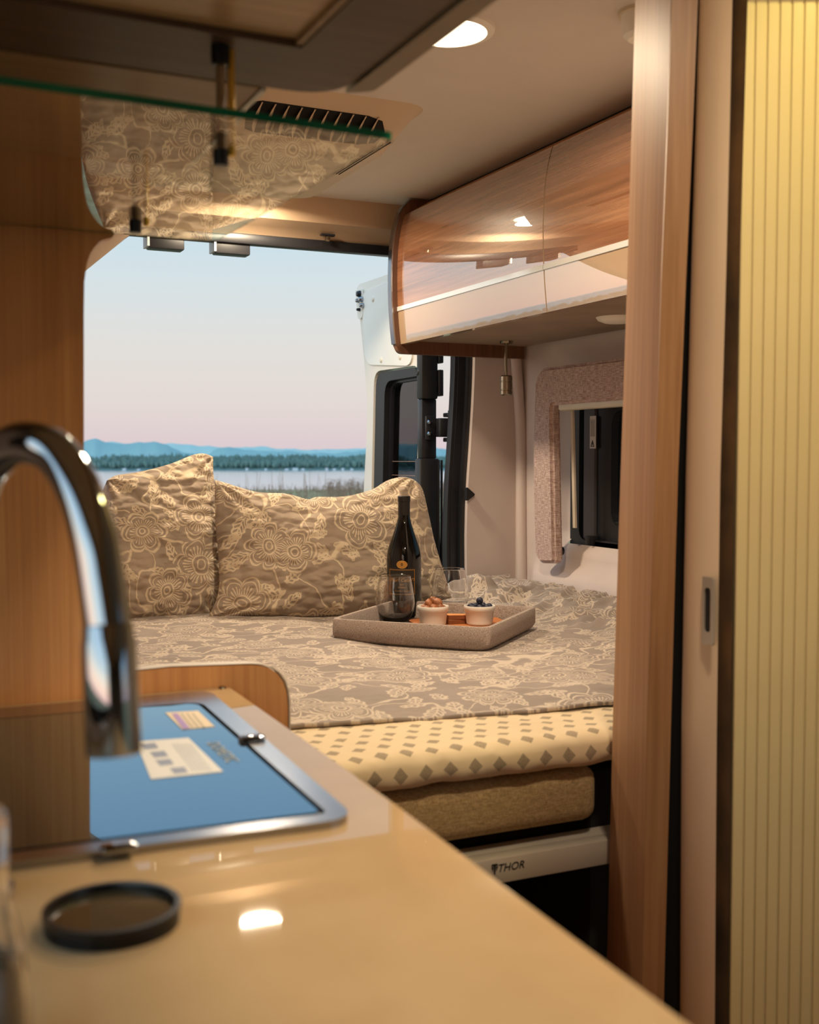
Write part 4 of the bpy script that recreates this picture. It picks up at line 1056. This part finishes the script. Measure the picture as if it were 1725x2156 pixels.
# ================================================================ TRAY AND ITS LOAD
ZR = .83
A = un(694, 1308, Z=ZR); B = un(1031, 1328, Z=ZR); Cc = un(1146, 1284, Z=ZR)
A.z = B.z = Cc.z = 0
e1 = (Cc-B); e2 = (A-B)
ang = math.atan2(-e2.y, -e2.x)
ex = Vector((math.cos(ang), math.sin(ang), 0)); ey = Vector((-ex.y, ex.x, 0))
Lx = e2.length; Ly = e1.length*abs(e1.normalized().dot(ey))+.008
tr = thing('serving_tray', 'square grey woven-cloth serving tray lying on the quilt', 'tray', (A.x, A.y, .785), ang)
def ring(off, z, r): return [(x, y, z) for x, y in rpoly([(off, off), (Lx-off, off), (Lx-off, Ly-off), (off, Ly-off)], r, 5)]
loops = [ring(.016, .0, .022), ring(.006, .006, .022), ring(.0, .016, .022), ring(.0, .046, .022), ring(.002, .050, .022), ring(.010, .050, .025), ring(.012, .046, .025), ring(.014, .010, .025)]
V = [p_ for l_ in loops for p_ in l_]; n = len(loops[0]); Fc = []
for k in range(len(loops)-1):
    for i in range(n): Fc.append((k*n+i, k*n+(i+1) % n, (k+1)*n+(i+1) % n, (k+1)*n+i))
Fc.append(tuple(range(n))); Fc.append(tuple((len(loops)-1)*n+i for i in range(n))[::-1])
put('tray_wall', V, Fc, TRAYF, tr, smooth=True, local=True)
V = [(x, y, .0103) for x, y, z in loops[-1]]+[(x, y, .0115) for x, y, z in loops[-1]]
put('tray_liner', V, [tuple(range(n)), tuple(range(n, 2*n))]+[(i, (i+1) % n, n+(i+1) % n, n+i) for i in range(n)], plain('dark_liner', (62, 50, 44), .6), tr, local=True)
ZF = .785+.0116
# board
c_ = un(965, 1316, Z=ZF+.01)
bo = [un(858, 1306, Z=ZF+.01), un(905, 1331, Z=ZF+.01), un(1020, 1333, Z=ZF+.01), un(1066, 1310, Z=ZF+.01), un(1045, 1300, Z=ZF+.01), un(930, 1298, Z=ZF+.01)]
bo = rpoly([(p_.x, p_.y) for p_ in bo], .02)
b_ = plate('serving_board', bo, [], lambda a, b, t: (a, b, t), ZF+.0003, ZF+.0115, W_BOARD); tag(b_, 'light brown wooden board lying in the grey tray', 'board')
ZBd = ZF+.012
# bottle
p = un(851, 1297, Z=ZF)
bt = thing('wine_bottle', 'dark wine bottle with gold-printed label standing on the tray', 'bottle', (p.x, p.y, ZF))
bs = 1.0
lathe('bottle_body', [(r*bs, h*.94) for r, h in [(0, .006), (.030, .0), (.038, .001), (.0405, .006), (.041, .05), (.041, .15), (.0395, .163), (.036, .178), (.030, .196), (.023, .216), (.0175, .235), (.0145, .25), (.0138, .262)]], (p.x, p.y, ZF), BOTTLE, bt, n=48)
lathe('neck_capsule', [(.0142, .228), (.0142, .271), (.0152, .272), (.0152, .283), (.014, .2845), (0, .285)], (p.x, p.y, ZF), CAPS, bt, n=36)
# label wrapped around the body, facing the glass
face = math.atan2(-p.y, -p.x)-.12
def wrap(name, u0, u1, z0, z1, r, mat, parent, hole=None):
    k = 16; V = []; Fc = []
    for i in range(k+1):
        a_ = face+(u0+(u1-u0)*i/k)/.041
        for z in (z0, z1):
            for rr in (r, r+.0004): V.append((p.x+rr*math.cos(a_), p.y+rr*math.sin(a_), ZF+z))
    for i in range(k):
        a_ = i*4; Fc += [(a_, a_+2, a_+6, a_+4), (a_+1, a_+5, a_+7, a_+3), (a_, a_+4, a_+5, a_+1), (a_+2, a_+3, a_+7, a_+6)]
    Fc += [(0, 1, 3, 2), (4*k, 4*k+2, 4*k+3, 4*k+1)]
    return put(name, V, Fc, mat, parent, smooth=True)
lab = wrap('label', -.036, .034, .052, .118, .0413, LABELM, bt, None)
for a_ in ((-.033, .031, .113, .1142), (-.033, .031, .056, .0572), (-.033, -.032, .056, .114), (.030, .031, .056, .114)): wrap('label_border', *a_, .0418, GOLD, lab)
def wraptext(name, s, size, z, mat, parent, u0=0, shear=0):
    M4 = Matrix.Identity(4); o = text_obj(name, s, mat, M4, size, parent, .0002, shear)
    inv = ROOT[parent].inverted()
    for v in o.data.vertices:
        w_ = ROOT[parent] @ v.co; a_ = face-(-(w_.x)+u0)/.041 if False else face+(w_.x+u0)/.041
        rr = .0420+w_.z
        v.co = inv @ Vector((p.x+rr*math.cos(a_), p.y+rr*math.sin(a_), ZF+z+w_.y))
    return o
wraptext('label_script', 'Barnard Griffin' if False else 'Pearl Cellars', .012, .092, GOLD, lab, 0, .3)
wraptext('label_text', '2017', .0055, .080, GOLD, lab); wraptext('label_text', 'SYRAH', .006, .073, GOLD, lab); wraptext('label_text', 'COLUMBIA VALLEY', .0045, .064, GOLD, lab)
em = wrap('gold_emblem', -.013, .013, .118, .134, .0413, GOLD, bt)
# turn the emblem into an oval
for v in em.data.vertices:
    w_ = ROOT[em] @ v.co; dz = w_.z-(ZF+.126); a_ = math.atan2(w_.y-p.y, w_.x-p.x)-face
    a_ = (a_+PI) % (2*PI)-PI; k_ = math.sqrt(max(0, 1-(a_*.041/.0131)**2)); w_.z = ZF+.126+.0095*k_*(1 if dz > 0 else -1); v.co = ROOT[em].inverted() @ w_
wraptext('emblem_script', 'B', .010, .126, LABELM, em)
# stemless glasses
def stemless(px, py, lab, sc=1.0):
    q = un(px, py, Z=ZF)
    t = thing('wine_glass', lab, 'glass', (q.x, q.y, ZF), group='stemless glasses on the tray')
    o_ = [(0, 0.0006), (.022, .0), (.028, .003), (.037, .012), (.043, .026), (.0455, .040), (.0445, .056), (.041, .078), (.0362, .1035), (.0364, .1055), (.0357, .1068)]
    i_ = [(.0346, .1060), (.0346, .1035), (.0395, .078), (.043, .056), (.044, .040), (.0413, .027), (.035, .015), (.024, .0075), (0, .0058)]
    lathe('glass_bowl', [(r*sc, h*sc) for r, h in o_+i_], (q.x, q.y, ZF), GLASS, t, n=56)
    return q
stemless(832, 1309, 'stemless wine glass in front of the bottle label')
g2 = stemless(948, 1289, 'stemless wine glass behind the nut bowl, right of the bottle')
# ramekins
def ramekin(px, py, lab):
    q = un(px, py, Z=ZBd)
    t = thing('ramekin', lab, 'bowl', (q.x, q.y, ZBd), group='white ramekins on the board')
    R0 = .0335; n = 96; prof_ = [(0, 0), (.026, 0), (.0275, .001), (.0285, .004), (.031, .028), (.0318, .0295), (.0335, .031), (.0345, .040), (.0338, .0415), (.0325, .0415), (.031, .038), (.0275, .008), (.0, .007)]
    V = []; Fc = []
    for k, (r, h) in enumerate(prof_):
        for i in range(n):
            a_ = 2*PI*i/n; rr = r-(.0011 if (k in (3, 4) and i % 2) else 0); V.append((rr*math.cos(a_), rr*math.sin(a_), h))
    m_ = len(prof_)
    for j in range(m_-1):
        for i in range(n): Fc.append((j*n+i, j*n+(i+1) % n, (j+1)*n+(i+1) % n, (j+1)*n+i))
    put('ramekin_bowl', V, Fc, WPLAST, t, smooth=True, local=True, auto=60)
    return q
r1 = ramekin(912, 1315, 'fluted white ramekin filled with nuts, between the glasses')
r2 = ramekin(1010, 1314, 'fluted white ramekin filled with blueberries, right of the crackers')
def blob(name, r, mat, loc, rot, seed, sq=(1, 1, .85), amp=.12, seg=14, crown=False):
    bm = bmesh.new(); bmesh.ops.create_uvsphere(bm, u_segments=seg, v_segments=10, radius=r)
    for v in bm.verts:
        d = v.co.normalized(); k = 1+amp*noise.noise(d*2.2+Vector((seed, seed, 0)))
        v.co = Vector((v.co.x*sq[0]*k, v.co.y*sq[1]*k, v.co.z*sq[2]*k))
        if crown and d.z > .9: v.co.z -= r*.22
    me = bpy.data.meshes.new(name)
    for f in bm.faces: f.smooth = True
    bm.to_mesh(me); bm.free(); me.materials.append(mat)
    o = bpy.data.objects.new(name, me); C.objects.link(o); o.location = loc; o.rotation_euler = rot; return o
NUT = plain('roasted_nut', (140, 86, 52), .5, var=.35); BERRY = plain('blueberry_skin', (38, 40, 62), .55, var=.2)
np_ = [(-.018, -.006, .037), (-.006, -.018, .037), (.010, -.016, .037), (.020, -.002, .037), (.012, .014, .037), (-.006, .018, .037), (-.018, .010, .037), (.0, .0, .038), (.006, -.008, .048), (.012, .004, .049), (-.008, .004, .046), (.002, .006, .052)]
for k, (a_, b_, c_) in enumerate(np_):
    o = blob('roasted_nut', .0078+.001*((k*7) % 3), NUT, (r1.x+a_, r1.y+b_, ZBd+c_), (k, k*2, k*3), k*3.1, (1.15, 1, .8), .35)
    tag(o, 'roasted brown nut heaped in the left white ramekin', 'nut', 'nuts in the left ramekin')
for k, (a_, b_, c_) in enumerate([(-.019, -.004, .038), (-.008, -.018, .038), (.008, -.017, .038), (.020, -.006, .038), (.015, .012, .038), (.0, .019, .038), (-.015, .013, .038), (.0, .0, .040), (-.002, -.004, .052)]):
    o = blob('blueberry', .0080, BERRY, (r2.x+a_, r2.y+b_, ZBd+c_), (k*.7, k*.5, k), k, (1, 1, .88), .03, 16, True)
    tag(o, 'dark blueberry heaped in the right white ramekin', 'berry', 'blueberries in the right ramekin')
CR = plain('seeded_cracker', (176, 118, 70), .9, var=.35, bump=.9, bscale=250); CRE = plain('cracker_crust', (116, 66, 34), .9, var=.2)
q = un(963, 1311, Z=ZBd)
for k, (lb, rz) in enumerate((('seeded cracker at the bottom between the ramekins', .3), ('seeded cracker stacked on top between the ramekins', .1))):
    ol = rpoly([(-.028, -.014), (.026, -.016), (.029, .013), (-.025, .016)], .008)
    V0 = .0095*k+.0003
    ca, sa = math.cos(rz-YAW), math.sin(rz-YAW)
    o = plate('cracker', [(q.x+a_*ca-b_*sa, q.y+a_*sa+b_*ca) for a_, b_ in ol], [], lambda a, b, t: (a, b, t+.001*fbm(a*90, b*90)), ZBd+V0, ZBd+V0+.0085, [CR, CRE]); 
    for f in o.data.polygons:
        if abs(f.normal.z) < .5: f.material_index = 1
    tag(o, lb, 'cracker')

# ================================================================ RIGHT SIDE: pillar, folding door, tambour
PX = .886
def colm(name, eL, eR, X0, X1, mat, parent, bulge=0, n=1, label=None):
    """upright strip between two traced edges; X0/X1 front plane at left/right edge"""
    ys = [-200, 0, 300, 600, 1000, 1500, 2100, 2500]
    def ev(e_, y):
        for (ya_, xa_), (yb_, xb_) in zip(e_, e_[1:]):
            if y <= yb_ or (yb_, xb_) == e_[-1]: return xa_+(xb_-xa_)*(y-ya_)/(yb_-ya_)
    V = []; k_ = max(n, 1)
    for y in ys:
        a = un(ev(eL, y), y, X=X0); b = un(ev(eR, y), y, X=X1)
        a.z = min(a.z, 1.899); b.z = a.z
        nr = Vector((-(b-a).y*-1, 0, 0)); dv_ = (b-a); nr = Vector((dv_.y, -dv_.x, 0)).normalized()
        if nr.x > 0: nr = -nr
        for i in range(k_+1):
            t = i/k_; V.append(a.lerp(b, t)+nr*bulge*math.sin(PI*t)**.7)
        V.append(b+Vector((.016, .024, 0))); V.append(a+Vector((.022, .022, 0)))
    w_ = k_+3; Fc = []
    for j in range(len(ys)-1):
        for i in range(w_): Fc.append((j*w_+i, j*w_+(i+1) % w_, (j+1)*w_+(i+1) % w_, (j+1)*w_+i))
    Fc += [tuple(range(w_)), tuple((len(ys)-1)*w_+i for i in range(w_))]
    return put(name, V, Fc, mat, parent, smooth=True, auto=30, label=label)
E1 = [(0, 1338), (650, 1319), (1000, 1307), (1540, 1290), (2000, 1279)]
E2 = [(0, 1415), (230, 1408), (560, 1394), (1000, 1380), (1536, 1362), (2050, 1352)]
E3 = [(0, 1470), (400, 1454), (650, 1442), (1000, 1428), (1600, 1411), (2150, 1397)]
E4 = [(0, 1473), (430, 1461), (1000, 1446), (1500, 1437), (2100, 1434)]
E5 = [(0, 1543), (470, 1533), (1000, 1517), (1500, 1510), (2100, 1506)]
E6 = [(0, 1575), (600, 1557), (1000, 1546), (1500, 1539), (2150, 1533)]
pl = thing('wood_pillar', 'light oak pillar standing floor to ceiling beside the bed', 'pillar', (.9, 1.2, 0))
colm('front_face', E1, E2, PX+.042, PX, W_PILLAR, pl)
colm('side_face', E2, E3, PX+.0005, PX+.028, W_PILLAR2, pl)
dg_ = thing('door_gap_shade', 'near-black strip for the shade in the gap between the oak pillar and the cream door edge', 'channel', (.93, 1.1, 0))
colm('channel_shade', [(y, x-6) for y, x in E3], [(y, x+12) for y, x in E4], PX+.05, PX+.05, VOID, dg_)  # dark strip painted in for the shade of this gap
sd = thing('sliding_door', 'cream sliding door edge with a recessed metal pull', 'door', (.93, 1.05, 0))
colm('door_edge', E4, E5, PX+.045, PX+.02, CREAMD, sd, .012, 10)
colm('pile_strip', E5, E6, PX+.045, PX+.04, BRUSH, sd)
# pull handle, metal plate over a black sheet for the slot's shade
hp_ = [un(x, y, X=PX+.008) for x, y in ((1473, 1357), (1508, 1357), (1509, 1213), (1475, 1213))]
hy = [p_.y for p_ in hp_]; hz = [p_.z for p_ in hp_]
ho = rpoly([(hy[0], hz[0]), (hy[1], hz[1]-.001), (hy[2], hz[2]-.002), (hy[3], hz[3])], .004)
def hm(a, b, t): return (PX+.012+t-(a-hy[0])*.25*-1*0+(hy[0]-a)*-.25, a, b)
ii = [un(x, y, X=PX+.008) for x, y in ((1481, 1330), (1499, 1332), (1500, 1238), (1482, 1237))]
hi2 = rpoly([(p_.y, p_.z) for p_ in ii], .006)
hd = plate('pull_plate', ho, [hi2], hm, -.001, .001, plain('satin_silver', (176, 168, 160), .35, metal=.5), sd, label='silver recessed pull')
plate('pull_shade', hi2, [], hm, .0006, .0012, VOID, hd)
# tambour: slats side by side across the view, at constant depth
tb = thing('tambour_door', 'yellowish ribbed tambour door at the right edge', 'door', (1.1, 1.0, 0))
DT = 1.36
dr = Vector((fw.x, fw.y, 0)).normalized()
u_ = Vector((rt.x, rt.y, 0))
s0 = un(1553, 1000, D=DT); s0.z = 0
pitch = .01435
zl, zh = .35, un(1577, 6, D=DT).z
sl_mesh = None
for k in range(22):
    b0 = s0+u_*pitch*k+dr*.0004*k*0
    if sl_mesh is None:
        pr2 = [(.0002, .006), (.0004, .0010), (.0014, 0), (.0116, -.0002), (.0126, .0004), (.0130, .0018), (.0141, .0018), (.0141, .006)]
        V = []
        for z in (zl, zh): V += [u_*a_+dr*b_+Vector((0, 0, z)) for a_, b_ in pr2]
        n = len(pr2); Fc = [(i, (i+1) % n, n+(i+1) % n, n+i) for i in range(n)]+[tuple(range(n))[::-1], tuple(range(n, 2*n))]
        o = put('slat', V, Fc, TAMB, tb, local=True); sl_mesh = o.data
    else:
        o = bpy.data.objects.new('slat', sl_mesh); C.objects.link(o); o.parent = tb
    o.location = (b0.x-1.1, b0.y-1.0, 0)
a_ = s0-u_*.002+dr*.004
def bar(name, A_, B_, th, z0, z1, mat, parent):
    V = [A_, B_, B_+dr*th, A_+dr*th]; V = [(v.x, v.y, z0) for v in V]+[(v.x, v.y, z1) for v in V]
    return put(name, V, [(3, 2, 1, 0), (4, 5, 6, 7), (0, 1, 5, 4), (1, 2, 6, 5), (2, 3, 7, 6), (3, 0, 4, 7)], mat, parent)
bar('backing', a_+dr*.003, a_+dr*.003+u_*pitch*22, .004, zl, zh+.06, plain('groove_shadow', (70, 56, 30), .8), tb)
bar('top_rail', s0-dr*.012-u_*.002, s0-dr*.012+u_*pitch*22, .014, zh-.001, 1.9, CREAMD, tb)
# yellow-ish lamp of the washroom side, out of frame, shining on the tambour
t = thing('washroom_light', 'round ceiling light above the ribbed door, out of view', 'lamp', (1.0, .78, 1.9))
lathe('diffuser', [(0, -.02), (.03, -.017), (.05, -.004)], (1.0, .78, 1.9), GLOW, t, n=32)
ld = bpy.data.lights.new('washroom_glow', 'AREA'); ld.shape = 'DISK'; ld.size = .1; ld.energy = 2.0; ld.color = (1, .86, .28)
lo = bpy.data.objects.new('washroom_glow', ld); C.objects.link(lo); lo.parent = t; lo.location = (0, 0, -.03)
# wall behind the tambour and pillar, closing the washroom
st(box('wall_washroom', 1.10, 1.74, 1.42, 1.46, 0, 1.9, WALL))
